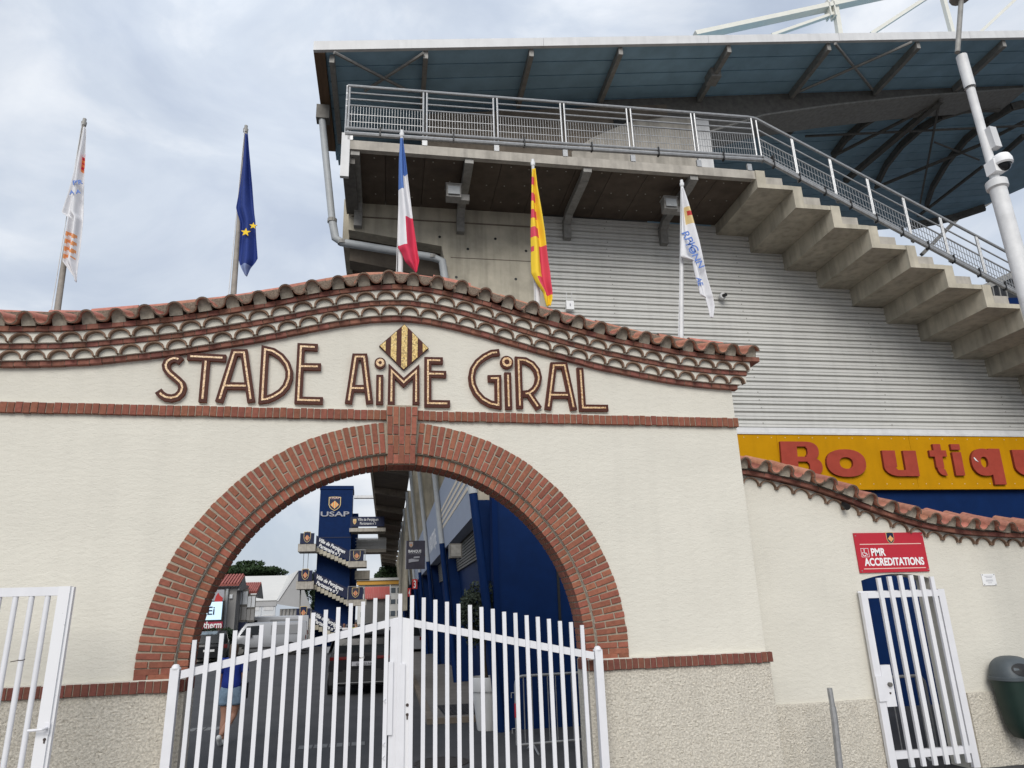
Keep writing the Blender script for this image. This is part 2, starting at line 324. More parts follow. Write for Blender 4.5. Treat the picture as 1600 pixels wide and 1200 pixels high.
for x0,x1 in zip(xs[:-1],xs[1:]):
    if x1-x0<1e-4: continue
    mid=(x0+x1)/2
    def lo(x): return archz(min(max(x,AX-RG+1e-6),AX+RG-1e-6)) if AX-RG<mid<AX+RG else 0
    b.hexa([(x0,YW,lo(x0)),(x1,YW,lo(x1)),(x1,YW+.4,lo(x1)),(x0,YW+.4,lo(x0)),(x0,YW,zc(x0)+.40),(x1,YW,zc(x1)+.40),(x1,YW+.4,zc(x1)+.40),(x0,YW+.4,zc(x0)+.40)])
me,org=b.mesh('wall_body',[plaster],fix=False); bm=bmesh.new(); bm.from_mesh(me); bmesh.ops.remove_doubles(bm,verts=bm.verts,dist=1e-4)
bm.faces.ensure_lookup_table(); seen={}
for f in bm.faces: seen.setdefault(tuple(sorted(v.index for v in f.verts)),[]).append(f)
bmesh.ops.delete(bm,geom=[f for l in seen.values() if len(l)>1 for f in l],context='FACES'); bmesh.ops.recalc_face_normals(bm,faces=bm.faces); bm.to_mesh(me); bm.free()
link('wall_body',me,org,gate_wall)
for a,c in ((AX-RG+.001,JL),(JR,AX+RG-.001)):
    b=MB(); b.box((a,YW,0),(c,YW+.4,ZB1_)); b.build('jamb',rough_m,gate_wall)
# roughcast dado: real relief
def fbm(x,z,s):
    from mathutils import noise
    return noise.fractal(Vector((x*s,z*s,3.3)),1.0,2.1,5)
def roughcast(x0,x1,y,z0,z1,step,amp,parent,name='dado',ret=None,depth=.08):
    from mathutils import noise
    nx=max(2,int((x1-x0)/step));nz=max(2,int((z1-z0)/step)); vs=[]
    for j in range(nz+1):
        for i in range(nx+1):
            x=x0+(x1-x0)*i/nx; z=z0+(z1-z0)*j/nz
            h=noise.noise(Vector((x*62,z*62,1)))*.75+abs(noise.noise(Vector((x*40,z*40,7))))*.8+noise.noise(Vector((x*6,z*6,4)))*.3
            edge=0 if (0<i<nx and 0<j<nz) else 1
            vs.append((x,y-amp*h*(1-edge),z))
    w=nx+1; fs=[(j*w+i,j*w+i+1,(j+1)*w+i+1,(j+1)*w+i) for j in range(nz) for i in range(nx)]
    b=MB(); b.add(vs,fs)
    bd=y+depth
    for p in ([(x0,y,z0),(x0,bd,z0),(x0,bd,z1),(x0,y,z1)],[(x1,y,z0),(x1,y,z1),(x1,bd,z1),(x1,bd,z0)],[(x0,y,z1),(x0,bd,z1),(x1,bd,z1),(x1,y,z1)]): b.add(p,[(0,1,2,3)])
    return b.build(name,rough_m,parent,smooth=True)
ZB0,ZB1=1.385,1.495      # lower brick band
roughcast(XL,JL-.0,YW-.03,0,ZB0-.002,.0115,.015,gate_wall,depth=.029)
roughcast(JR,XR+.025,YW-.03,0,ZB0-.002,.0115,.015,gate_wall,depth=.029)
# shared brick meshes ---------------------------------------------------
def brick_mesh(name,l,h,d,seed,m,ch=.004,j=.0015):     # x: length, z: height, y: depth (front at y=0)
    rg=random.Random(seed); b=MB(); pts=[]
    for y,c in ((0,ch),(ch,0),(d,0)):
        for sx,sz in ((-1,-1),(1,-1),(1,1),(-1,1)): pts.append((sx*(l/2-c)+rg.uniform(-j,j),y+rg.uniform(0,j if y==0 else 0),sz*(h/2-c)+rg.uniform(-j,j)))
    b.add(pts,[(0,1,2,3)]+[(a+4,(a+1)%4+4,(a+1)%4,a) for a in range(4)]+[(a+8,(a+1)%4+8,(a+1)%4+4,a+4) for a in range(4)]+[(11,10,9,8)])
    return b.mesh(name,[m],org=(0,0,0))[0]
def bricks(l,h,d,m,n=4,tag='brick'): return [brick_mesh(tag,l,h,d,k*7+int(l*1000),m) for k in range(n)]
def put(name,meshes,x,y,z,rot,parent,tilt=0,rz=0):
    return link(name,random.choice(meshes),(x,y,z),parent,rot=Euler((tilt,-rot,rz)))
# arch: mortar bed rings + single bricks
def ring_bed(r0,r1,y0,y1,name,parent,m=mortar,n=72,a0=0,a1=PI,legs=None):
    b=MB(); A=[a0+(a1-a0)*k/n for k in range(n+1)]
    P=[(AX+math.cos(a),AZ+math.sin(a)) for a in A]
    for k in range(n):
        q=[(AX+r*math.cos(A[i]),y,AZ+r*math.sin(A[i])) for r in (r0,r1) for y in (y0,y1) for i in (k,k+1)]
        # order: r0y0k r0y0k1 r0y1k r0y1k1 r1...
        b.add(q,[(0,1,5,4),(2,6,7,3),(0,2,3,1),(4,5,7,6)])
    for sx in (-1,1):
        xa,xb=sorted((AX+sx*r0,AX+sx*r1)); b.box((xa,y0,ZB1),(xb,y1,AZ))
    return b.build(name,m,parent)
outer=ring_bed(RG,RO-.004,YW-.016,YW+.001,'arch_ring',gate_wall)
inner=ring_bed(RI+.013,RG-.002,YW+.034,YW+.41,'arch_soffit',gate_wall)
pitch=.0755; nh=int((AZ-ZB1)/pitch+.5)
L_=bricks(.229,.0575,.05,brick_m); S_=bricks(.115,.0575,.05,brick_m); F_=bricks(.108,.0575,.15,brick_m)
KW=.185     # keystone half width
rm=(RO+RG)/2; n=int((PI/2*rm-KW)/pitch); da=(PI/2-math.asin(KW/rm))/n
for sgn in (-1,1):
    for k in range(-2,n):
        a=da*(k+.5); longin=(k%2==0)
        if k>=0:
            ca,sa=math.cos(a),math.sin(a); f=lambda r:(AX+sgn*r*ca,AZ+r*sa); rot=a if sgn>0 else -a
        else:
            zz=AZ+(k+.5)*.055; f=lambda r:(AX+sgn*r,zz); rot=0
        rl,rs=(RG+.118,RG+.307) if longin else (RG+.250,RG+.061)
        jit=random.uniform(-.012,.012)
        x,z=f(rl+jit*.4); put('arch_brick',L_,x,YW-.030+random.uniform(-.004,.003),z,rot,outer)
        x,z=f(rs+jit*.4); put('arch_brick',S_,x,YW-.030+random.uniform(-.004,.003),z,rot,outer)
    # inner order: radial headers facing front, two bricks deep across the reveal
    ri=RI+.002; n2=int((PI/2*(RI+.06)-.10)/pitch); da2=(PI/2-.10/RI)/n2
    for k in range(-2,n2):
        if k>=0:
            a=da2*(k+.5); ca,sa=math.cos(a),math.sin(a); x,z=AX+sgn*(RI+.056)*ca,AZ+(RI+.056)*sa; rot=a if sgn>0 else -a
        else: x,z,rot=AX+sgn*(RI+.056),AZ+(k+.5)*.055,0
        me=F_
        y0=YW+.018+random.uniform(-.003,.003)
        put('soffit_brick',F_,x,y0,z,rot,inner); put('soffit_brick',F_,x,y0+.165+random.uniform(-.01,.01),z,rot,inner)
bk=MB()
for sgn in (-1,1):
    for k in range(0,n2):
        a=da2*(k+.5); 
        c=Vector((AX+sgn*(RI+.056)*math.cos(a),YW+.36,AZ+(RI+.056)*math.sin(a))); u=Vector((sgn*math.cos(a),0,math.sin(a)))*.054; v=Vector((-math.sin(a)*sgn,0,math.cos(a)))*.031; w=Vector((0,.045,0))
        bk.hexa([c-u-v-w,c+u-v-w,c+u-v+w,c-u-v+w,c-u+v-w,c+u+v-w,c+u+v+w,c-u+v+w])
bk.build('back_bricks',brick_m,inner,kind='stuff')
# keystone
kz0,kz1=3.685,4.385
kb=MB(); kb.prism([(AX-.15,kz0),(AX+.15,kz0),(AX+.183,kz1),(AX-.183,kz1)],YW-.105,YW+.3); key=kb.build('keystone',mortar,gate_wall)
kL=bricks(.215,.058,.05,brick_m,3); kS=bricks(.105,.058,.05,brick_m,3)
for c in range(5):
    z=kz0+.004; q=c%2
    while z<kz1-.03:
        l=.105 if (q) else .215
        if z+l>kz1: l=kz1-z-.003
        t=(z+l/2-kz0)/(kz1-kz0); x=AX+(c-2)*(.0605+.0128*t)
        me=kS if l<.12 else kL
        if l in (.105,.215): put('keystone_brick',me,x,YW-.120+random.uniform(-.002,.002),z+l/2,PI/2,key)
        elif l>.03: put('keystone_brick',[brick_mesh('brick',l,.058,.05,c,brick_m)],x,YW-.120,z+l/2,PI/2,key)
        z+=l+.012; q=1-q if c!=2 else (0 if l>.12 else 0)
kU=bricks(.058,.30,.04,brick_m,2)
for c in range(5): link('keystone_brick',random.choice(kU),(AX+(c-2)*.0605,YW+.07,kz0-.012),key,rot=Euler((PI/2,0,0)))
# string course and lower band: bricks on end
def course(name,bname,x0,x1,z0,z1,y,p,m,parent,skip=None,depth=.1):
    b=MB(); segs=[(x0,x1)] if not skip else [(x0,skip[0]),(skip[1],x1)]
    for a,c in segs: b.box((a,y+.012,z0+.004),(c,y+depth,z1-.006))
    bed=b.build(name,mortar,parent); ms=bricks(p-.010,z1-z0,.07,m,5)
    for a,c in segs:
        nn=int((c-a)/p+.5); pp=(c-a)/nn
        for k in range(nn): put(bname,ms,a+pp*(k+.5),y+random.uniform(-.004,.005),(z0+z1)/2+random.uniform(-.004,.004),random.uniform(-.012,.012),bed)
    return bed
ZS0,ZS1=4.222,4.338
sbrick=mat('string_brick',(.255,.092,.058),.88,noise=.3,nscale=24,bump=.5,bscale=120,bdist=.004,objvar=.13,hue=.014)
course('string_course','string_brick',XL,XR+.02,ZS0,ZS1,YW-.05,.0755,sbrick,gate_wall,skip=(AX-.176,AX+.176))
bbrick=mat('band_brick',(.19,.066,.046),.88,noise=.3,nscale=24,bump=.5,bscale=120,bdist=.004,objvar=.16,hue=.014)
course('lower_band','band_brick',XL,JL+.0,ZB0,ZB1,YW-.072,.0725,bbrick,gate_wall)
course('lower_band','band_brick',JR-.0,XR+.05,ZB0,ZB1,YW-.072,.0725,bbrick,gate_wall)
cap_=MB(); cap_.box((XL,YW-.05,ZB1-.004),(JL,YW+.001,ZB1+.012)); cap_.box((JR,YW-.05,ZB1-.004),(XR+.01,YW+.001,ZB1+.012)); cap_.build('band_fillet',plaster,gate_wall)
cap_=MB(); cap_.box((XL,YW-.035,ZS1-.006),(AX-.19,YW+.001,ZS1+.010)); cap_.box((AX+.19,YW-.035,ZS1-.006),(XR+.005,YW+.001,ZS1+.010)); cap_.build('string_fillet',plaster,gate_wall)
# bricks in the jambs of the opening at band height
jb=bricks(.07,ZB1-ZB0,.03,bbrick,3)
for sgn,X in ((1,JL),(-1,JR)):
    for k in range(5): link('jamb_brick',random.choice(jb),(X+sgn*.014,YW+.0+.075*(k+.5)-.03,(ZB0+ZB1)/2),gate_wall,rot=Euler((0,0,sgn*PI/2)))
# ---- cornice: three brick courses, two rows of arched tiles, roof tiles
def cornice_course(f,dz0,dz1,proj,x0,x1,y,bl,m,parent,cname='cornice_course',bname='cornice_brick',over=0):
    b=MB(); n=int((x1-x0)/.1)
    for k in range(n):
        a=x0+(x1-x0)*k/n; c=x0+(x1-x0)*(k+1)/n
        b.hexa([(a,y-proj+.006,f(a)+dz0+.004),(c,y-proj+.006,f(c)+dz0+.004),(c,y+.05,f(c)+dz0+.004),(a,y+.05,f(a)+dz0+.004),(a,y-proj+.006,f(a)+dz1-.004),(c,y-proj+.006,f(c)+dz1-.004),(c,y+.05,f(c)+dz1-.004),(a,y+.05,f(a)+dz1-.004)])
    bed=b.build(cname,grit,parent); h=dz1-dz0; ms=bricks(bl-.006,h,max(.10,proj),m,4)
    x=x0+bl/2*random.uniform(.3,1)
    while x<x1:
        s=slope(f,x); put(bname,ms,x,y-proj+random.uniform(-.004,.004),f(x)+(dz0+dz1)/2+random.uniform(-.002,.002),math.atan(s),bed); x+=bl*math.cos(math.atan(s))
    return bed
x1=XR
cornice_course(zc,0,.060,.065,XL,XR+.045,YW,.124,brickd,gate_wall)
cornice_course(zc,.165,.222,.165,XL,XR+.145,YW,.124,brickd,gate_wall)
cornice_course(zc,.325,.383,.275,XL,XR+.25,YW,.124,brickd,gate_wall)
def tile_arc(name,w,r,t,depth,m,n=10,hh=None):     # arched tile end opening downwards, front at y=0
    b=MB(); P=[]
    for k in range(n+1):
        a=PI*k/n; P.append((r*math.cos(a),(hh or r)*math.sin(a)))
    b.strip(P,t,0,depth); return b.mesh(name,[m],org=(0,0,0))[0]
def genoise(f,dz0,dz1,pin,pout,x0,x1,y,per,m,parent,thick=.018,x_start=None,name='genoise_row'):
    h=dz1-dz0; r=per/2-.006; b=MB(); n=int((x1-x0)/.06)
    for k in range(n):       # recessed infill
        a=x0+(x1-x0)*k/n; c=x0+(x1-x0)*(k+1)/n
        b.hexa([(a,y-pin,f(a)+dz0),(c,y-pin,f(c)+dz0),(c,y+.05,f(c)+dz0),(a,y+.05,f(a)+dz0),(a,y-pin,f(a)+dz1),(c,y-pin,f(c)+dz1),(c,y+.05,f(c)+dz1),(a,y+.05,f(a)+dz1)])
    am=[tile_arc('arched_tile',per,r-thick/2,thick,pout-pin+.02,arct,hh=h-.004-thick/2)]
    xs=[]; x=x_start if x_start is not None else x0+per/2
    while x<x1+.02: xs.append(x); x+=per
    for x in xs:              # spandrels between the arcs
        A=[PI*k/10 for k in range(11)]; lo=[(x+(r-.004)*math.cos(a),(h-.008)*math.sin(a)) for a in A]
        for (xa,za),(xb,zb) in zip(lo[:-1],lo[1:]):
            g0=lambda q:f(q)+dz0
            b.hexa([(xb,y-pout+.012,g0(xb)+zb),(xa,y-pout+.012,g0(xa)+za),(xa,y-pin,g0(xa)+za),(xb,y-pin,g0(xb)+zb),(xb,y-pout+.012,g0(xb)+h),(xa,y-pout+.012,g0(xa)+h),(xa,y-pin,g0(xa)+h),(xb,y-pin,g0(xb)+h)])
        xg=x+per/2; b.hexa([(x+r-.004,y-pout+.012,f(xg)+dz0+.006),(x+per-r+.004,y-pout+.012,f(xg)+dz0+.006),(x+per-r+.004,y-pin,f(xg)+dz0+.006),(x+r-.004,y-pin,f(xg)+dz0+.006),(x+r-.004,y-pout+.012,f(xg)+dz1),(x+per-r+.004,y-pout+.012,f(xg)+dz1),(x+per-r+.004,y-pin,f(xg)+dz1),(x+r-.004,y-pin,f(xg)+dz1)])
    bed=b.build(name,plaster,parent)
    for x in xs: put('arched_tile',am,x,y-pout+random.uniform(-.004,.004),f(x)+dz0+.001,math.atan(slope(f,x)),bed)
    return bed
genoise(zc,.060,.165,.094,.150,XL,XR+.10,YW,.236,arct,gate_wall,x_start=-3.818-.236*3)
genoise(zc,.222,.325,.194,.250,XL,XR+.20,YW,.240,arct,gate_wall,x_start=-3.94-.24*2)
# roof tiles: half pipes, cover and channel
def half_pipe(name,r0,r1,L,t,up,n=10,mats=None):     # axis along +y (front at 0), tile widens by r0->r1
    b=MB()
    for (ra,rb,flip) in ((r0,r1,0),(r0-t,r1-t,1)):
        P=[]
        for y,r in ((0,ra),(L,rb)):
            for k in range(n+1):
                a=PI*k/n; P.append((r*math.cos(a),y,(r*math.sin(a))*(1 if up else -1)))
        b.add(P,[(k,k+1,n+2+k,n+1+k) for k in range(n)],0)
    V=b.v; m=n+1
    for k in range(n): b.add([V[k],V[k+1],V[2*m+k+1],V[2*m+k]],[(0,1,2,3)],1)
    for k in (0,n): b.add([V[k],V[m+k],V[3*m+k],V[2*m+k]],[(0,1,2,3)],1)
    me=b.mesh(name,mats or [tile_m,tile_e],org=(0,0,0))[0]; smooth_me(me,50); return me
def roof(f,dz,ymin,yr,x0,x1,per,x_start,parent,rise=.15,r=.083,ridge=None,rl=.44,rr=.098,Lf=.46):
    tl=math.atan2(rise,Lf); LL=math.hypot(rise,Lf)+.02; back=2*yr-ymin-.15; zr=ridge if ridge else rise+.10
    cov=half_pipe('roof_tile',r,r*.86,LL,.017,True); cha=half_pipe('channel_tile',r*.92,r*.86,LL,.017,False)
    b=MB(); n=int((x1-x0)/.1)
    for k in range(n):      # mortar bed under the tiles
        a=x0+(x1-x0)*k/n; c=x0+(x1-x0)*(k+1)/n
        b.hexa([(a,ymin+.33,f(a)+dz+.005),(c,ymin+.33,f(c)+dz+.005),(c,back,f(c)+dz+.005),(a,back,f(a)+dz+.005),(a,ymin+.33,f(a)+dz+.075),(c,ymin+.33,f(c)+dz+.075),(c,back,f(c)+dz+.075),(a,back,f(a)+dz+.075)])
        y2=ymin+Lf*.9
        b.hexa([(a,ymin+.33,f(a)+dz+.075),(c,ymin+.33,f(c)+dz+.075),(c,back,f(c)+dz+.075),(a,back,f(a)+dz+.075),(a,y2,f(a)+dz+zr-.0),(c,y2,f(c)+dz+zr-.0),(c,yr+.08,f(c)+dz+zr-.0),(a,yr+.08,f(a)+dz+zr-.0)])
    bed=b.build('tile_bed',grit,parent); x=x_start
    pl=MB(); pl.prism([((r-.014)*math.cos(PI*q/10),(r-.014)*math.sin(PI*q/10)) for q in range(11)]+[(-(r-.014),-.075),(r-.014,-.075)],.075,.21); plug=pl.mesh('mortar_plug',[plugm],org=(0,0,0))[0]
    while x<x1:
        s=math.atan(slope(f,x))
        if x>x0:
            jz=random.uniform(-.010,.010); jy=random.uniform(-.028,.022); e_=Euler((tl+random.uniform(-.03,.03),-s+random.uniform(-.05,.05),random.uniform(-.06,.06)))
            link('roof_tile',cov,(x,ymin+jy,f(x)+dz+.072+jz),bed,rot=e_); link('mortar_plug',plug,(x,ymin+jy,f(x)+dz+.072+jz),bed,rot=e_)
        xc=x+per/2
        if x0<xc<x1-.05: link('channel_tile',cha,(xc,ymin+.004+random.uniform(-.012,.012),f(xc)+dz+.088),bed,rot=Euler((tl,-math.atan(slope(f,xc)),random.uniform(-.03,.03))))
        x+=per
    if ridge:
        rt=half_pipe('ridge_tile',rr,rr*.90,rl+.05,.017,True); x=x0-.35
        while x<x1-.25:
            xm=x+rl/2; s=math.atan(slope(f,xm))
            link('ridge_tile',rt,(x,yr,f(xm)-rl/2*math.sin(s)+dz+zr-.035+random.uniform(-.012,.012)),bed,rot=(Matrix.Rotation(-s+random.uniform(-.03,.035),4,'Y')@Matrix.Rotation(-PI/2,4,'Z')).to_euler())
            x+=rl*math.cos(s)
    return bed
roof(zc,.352,YW-.385,YW+.12,XL-.02,XR+.20,.292,-3.925-.292*2,gate_wall,rise=.165,ridge=.325)
# ---------------------------------------------------------------- raised ceramic letters
LETTERS=[
 ('S','ceramic letter S with a gold mosaic line, first of the long sign',False,[[(-2.13,8.165,4.858),(-2.166,8.165,4.884),(-2.201,8.165,4.892),(-2.24,8.165,4.878),(-2.271,8.165,4.849),(-2.283,8.165,4.806),(-2.271,8.165,4.761),(-2.236,8.165,4.716),(-2.185,8.165,4.673),(-2.133,8.165,4.629),(-2.096,8.165,4.592),(-2.081,8.165,4.547),(-2.091,8.165,4.487),(-2.127,8.165,4.441),(-2.184,8.165,4.421),(-2.245,8.165,4.43),(-2.295,8.165,4.462),(-2.329,8.165,4.502)]]),
 ('T','ceramic letter T with a gold mosaic line, right after the S',False,[[(-2.068,8.165,4.921),(-1.654,8.165,4.915)],
   [(-1.865,8.165,4.907),(-1.857,8.165,4.385)]]),
 ('A','wide ceramic letter A between the letters T and D',False,[[(-1.682,8.165,4.389),(-1.566,8.165,4.986),(-1.461,8.165,4.99),(-1.338,8.165,4.398)],
   [(-1.643,8.165,4.583),(-1.374,8.165,4.588)]]),
 ('D','ceramic letter D with a gold mosaic line, left of the first E',True,[[(-1.231,8.165,5.039),(-1.14,8.165,5.019),(-1.05,8.165,4.959),(-0.98,8.165,4.871),(-0.946,8.165,4.777),(-0.944,8.165,4.691),(-0.97,8.165,4.597),(-1.022,8.165,4.525),(-1.096,8.165,4.47),(-1.164,8.165,4.437),(-1.219,8.165,4.428),(-1.225,8.165,4.728)]]),
 ('E','tall ceramic letter E right after the D',False,[[(-0.641,8.165,5.091),(-0.831,8.165,5.092),(-0.825,8.165,4.435),(-0.55,8.165,4.434)],
   [(-0.828,8.165,4.845),(-0.592,8.165,4.85)]]),
 ('A','narrow ceramic letter A left of the first dotted i',False,[[(-0.26,8.165,4.41),(-0.199,8.165,4.988),(-0.1,8.165,4.992),(-0.018,8.165,4.416)],
   [(-0.235,8.165,4.596),(-0.056,8.165,4.599)]]),
 ('i','ceramic dotted letter i just left of the letter M',False,[[(0.091,8.165,4.772),(0.097,8.165,4.409)],
   ('o',[(0.091,8.165,4.923),(0.158,8.165,4.926)],0.514)]),
 ('M','ceramic letter M under the striped diamond above the keystone',False,[[(0.232,8.165,4.408),(0.229,8.165,4.827),(0.373,8.165,4.685),(0.519,8.165,4.832),(0.523,8.165,4.415)]]),
 ('E','shorter ceramic letter E right of the letter M',False,[[(0.843,8.165,4.981),(0.66,8.165,4.978),(0.663,8.165,4.434),(0.928,8.165,4.436)],
   [(0.661,8.165,4.806),(0.884,8.165,4.807)]]),
 ('G','round ceramic letter G with a gold mosaic line',False,[[(1.549,8.165,5.12),(1.448,8.165,5.104),(1.354,8.165,5.051),(1.269,8.165,4.975),(1.214,8.165,4.885),(1.194,8.165,4.781),(1.204,8.165,4.687),(1.248,8.165,4.587),(1.321,8.165,4.503),(1.418,8.165,4.448),(1.516,8.165,4.431),(1.52,8.165,4.777),(1.395,8.165,4.771)]]),
 ('i','ceramic dotted letter i between the letters G and R',False,[[(1.644,8.165,4.857),(1.645,8.165,4.384)],
   ('o',[(1.637,8.165,4.991),(1.72,8.165,4.994)],0.574)]),
 ('R','ceramic letter R with a gold mosaic line and slanting leg',False,[[(1.783,8.165,4.398),(1.784,8.165,5.027),(1.874,8.165,5.023),(1.959,8.165,4.977),(2.018,8.165,4.898),(2.036,8.165,4.801),(2.015,8.165,4.713),(1.968,8.165,4.64),(1.905,8.165,4.594),(1.825,8.165,4.584)],
   [(1.901,8.165,4.594),(2.025,8.165,4.4)]]),
 ('A','ceramic letter A between the letters R and L',False,[[(2.137,8.165,4.394),(2.235,8.165,4.971),(2.377,8.165,4.976),(2.468,8.165,4.394)],
   [(2.18,8.165,4.582),(2.432,8.165,4.586)]]),
 ('L','ceramic letter L with a gold mosaic line, last of the long sign',False,[[(2.58,8.165,4.954),(2.582,8.165,4.426),(2.915,8.165,4.431)]]),
]
LOZ=[(0.371,8.165,5.442),(0.67,8.165,5.137),(0.37,8.165,4.845),(0.074,8.165,5.143)]
LW=.084
for ch,l,closed,st in LETTERS:
    pts=[p for q in st for p in (q[1] if q[0]=='o' else q)]
    xs=[p[0] for p in pts]; zs=[p[2] for p in pts]; base=((min(xs)+max(xs))/2,YW,min(zs))
    t=thing('wall_letter',l,'letter',base,'letters of the stadium name on the gate wall')
    b=MB(); gd=MB()
    for i,q in enumerate(st):
        dy=.002*i
        if q[0]=='o':
            c=q[1][0]; rr=math.hypot(q[1][1][0]-c[0],q[1][1][2]-c[2]); A=[2*PI*k/28 for k in range(28)]
            b.prism([(c[0]+rr*math.cos(a),c[2]+rr*math.sin(a)) for a in A],YW-.052,YW+.002,0,1)
            gd.strip([(c[0]+rr*q[2]*math.cos(a),c[2]+rr*q[2]*math.sin(a)) for a in A],.028,YW-.058,YW-.05,closed=True)
        else:
            p=[(x,z) for x,y,z in q]
            b.strip(p,LW,YW-.052+dy,YW+.002,0,1,closed=closed)
            # the gold line stops short of the open ends
            gp=[Vector(a) for a in p]
            if not closed:
                if i==0 or ch in 'T': gp[0]=gp[0]+(gp[1]-gp[0]).normalized()*.034
                gp[-1]=gp[-1]+(gp[-2]-gp[-1]).normalized()*.034
            gd.strip([tuple(a) for a in gp],.021,YW-.057+dy*.5,YW-.048,closed=closed)
    b.build('letter_body',[let_m,let_e],t); gd.build('mosaic_line',gold,t)
lz=[(p[0],p[2]) for p in LOZ]
t=thing('diamond_emblem','diamond emblem of gold and maroon vertical stripes above the letter M','emblem',(lz[2][0],YW,lz[2][1]))
b=MB(); b.prism(lz,YW-.04,YW+.002); b.build('diamond_plate',let_m,t)
def clip(poly,a,c):
    for s,v in ((1,a),(-1,c)):
        o=[]
        for i in range(len(poly)):
            p,q=poly[i],poly[(i+1)%len(poly)]; dp,dq=s*(p[0]-v),s*(q[0]-v)
            if dp>=0: o.append(p)
            if dp*dq<0: u=dp/(dp-dq); o.append((p[0]+u*(q[0]-p[0]),p[1]+u*(q[1]-p[1])))
        poly=o
    return poly
cx=sum(p[0] for p in lz)/4; cz=sum(p[1] for p in lz)/4; lin=[(cx+(x-cx)*.965,cz+(z-cz)*.965) for x,z in lz]; x0=lin[3][0]; w=lin[1][0]-x0
for a,c in ((0,.115),(.225,.340),(.445,.565),(.668,.782),(.89,1.0)):
    b=MB(); pl=clip(lin,x0+w*a,x0+w*c); b.prism(pl,YW-.045,YW-.038); b.build('gold_stripe',gold2,t)
# ---------------------------------------------------------------- wing wall with the small gate
YV=8.6
wing_wall=thing('wing_wall','lower cream side wall with a sloping tiled top and small barred doorway','wall',(7.5,YV+.15,0))
_wx=[4.6,4.88,5.33,5.83,6.32,6.82,7.33,7.86,8.41,8.98,9.6,10.4,12]; _wz=[3.71,3.675,3.595,3.475,3.315,3.140,2.985,2.885,2.832,2.803,2.785,2.775,2.77]
def zw(x):
    i=min(max(int(np.searchsorted(_wx,x))-1,1),len(_wx)-3); p=[( _wx[j],_wz[j]) for j in (i-1,i,i+1,i+2)]
    h=_wx[i+1]-_wx[i]; t=min(max((x-_wx[i])/h,0),1); m0=(p[2][1]-p[0][1])/(p[2][0]-p[0][0])*h; m1=(p[3][1]-p[1][1])/(p[3][0]-p[1][0])*h
    return (1+2*t)*(1-t)**2*p[1][1]+t*(1-t)**2*m0+t*t*(3-2*t)*p[2][1]+t*t*(t-1)*m1
DX0,DX1=6.385,7.455
def dtop(x): u=(x-(DX0+DX1)/2)/((DX1-DX0)/2); return 2.285+.075*(1-u*u)
b=MB(); xs=sorted(set([4.64+(11.6-4.64)*k/70 for k in range(71)]+[DX0+(DX1-DX0)*k/14 for k in range(15)]))
for a,c in zip(xs[:-1],xs[1:]):
    if c-a<1e-4: continue
    ind=DX0-1e-5<(a+c)/2<DX1+1e-5; l0=dtop(a) if ind else 0; l1=dtop(c) if ind else 0
    b.hexa([(a,YV,l0),(c,YV,l1),(c,YV+.3,l1),(a,YV+.3,l0),(a,YV,zw(a)+.14),(c,YV,zw(c)+.14),(c,YV+.3,zw(c)+.14),(a,YV+.3,zw(a)+.14)])
me,org=b.mesh('wall_body',[plaster],fix=False); bm=bmesh.new(); bm.from_mesh(me); bmesh.ops.remove_doubles(bm,verts=bm.verts,dist=1e-4); seen={}
for f in bm.faces: seen.setdefault(tuple(sorted(v.index for v in f.verts)),[]).append(f)
bmesh.ops.delete(bm,geom=[f for l in seen.values() if len(l)>1 for f in l],context='FACES'); bmesh.ops.recalc_face_normals(bm,faces=bm.faces); bm.to_mesh(me); bm.free()
link('wall_body',me,org,wing_wall)
roughcast(4.64,DX0-.005,YV-.028,0,.862,.0115,.016,wing_wall,depth=.027); roughcast(DX1+.16,9.2,YV-.028,0,.862,.0115,.016,wing_wall,depth=.027)
cornice_course(zw,0,.055,.10,4.66,11.6,YV,.26,brickd,wing_wall)
# thin scalloped tile edges under the course
am=[tile_arc('arched_tile',.23,.112,.014,.06,arct,hh=.095)]; wv=[(5.095,8.56,3.539),(5.335,8.56,3.509),(5.58,8.56,3.469),(5.813,8.56,3.405),(6.046,8.56,3.315),(6.294,8.56,3.22),(6.502,8.56,3.125),(6.74,8.56,3.041),(6.981,8.56,2.969),(7.228,8.56,2.907),(7.492,8.56,2.857),(7.729,8.56,2.807),(7.983,8.56,2.757),(8.244,8.56,2.729),(8.51,8.56,2.709),(8.753,8.56,2.699)]
gap=(wv[-1][0]-wv[0][0])/(len(wv)-1); xs=[wv[0][0]-gap*(k+.5) for k in (1,0)]+[(a[0]+c[0])/2 for a,c in zip(wv[:-1],wv[1:])]+[wv[-1][0]+gap*(k+.5) for k in range(12)]
b=MB()
for x in xs:
    if 4.7<x<11.5: put('arched_tile',am,x,YV-.045,zw(x)-.118,math.atan(slope(zw,x)),wing_wall)
roof(zw,.035,YV-.24,YV+.15,4.66,11.6,.298,[(5.11,8.4,3.822)][0][0]-.298*2,wing_wall,rise=.17,r=.086,ridge=None,Lf=.50)
# spotlight stuck under the cornice
p=[(6.277,8.52,3.255)][0]
b=MB(); b.tube([(p[0],YV-.02,p[2]+.05),(p[0],YV-.06,p[2]+.02),(p[0]+.005,YV-.13,p[2]-.03)],[.012,.035,.045],10); b.build('spotlight',black,**lab('small black spotlight tucked under the side wall cornice','lamp'))
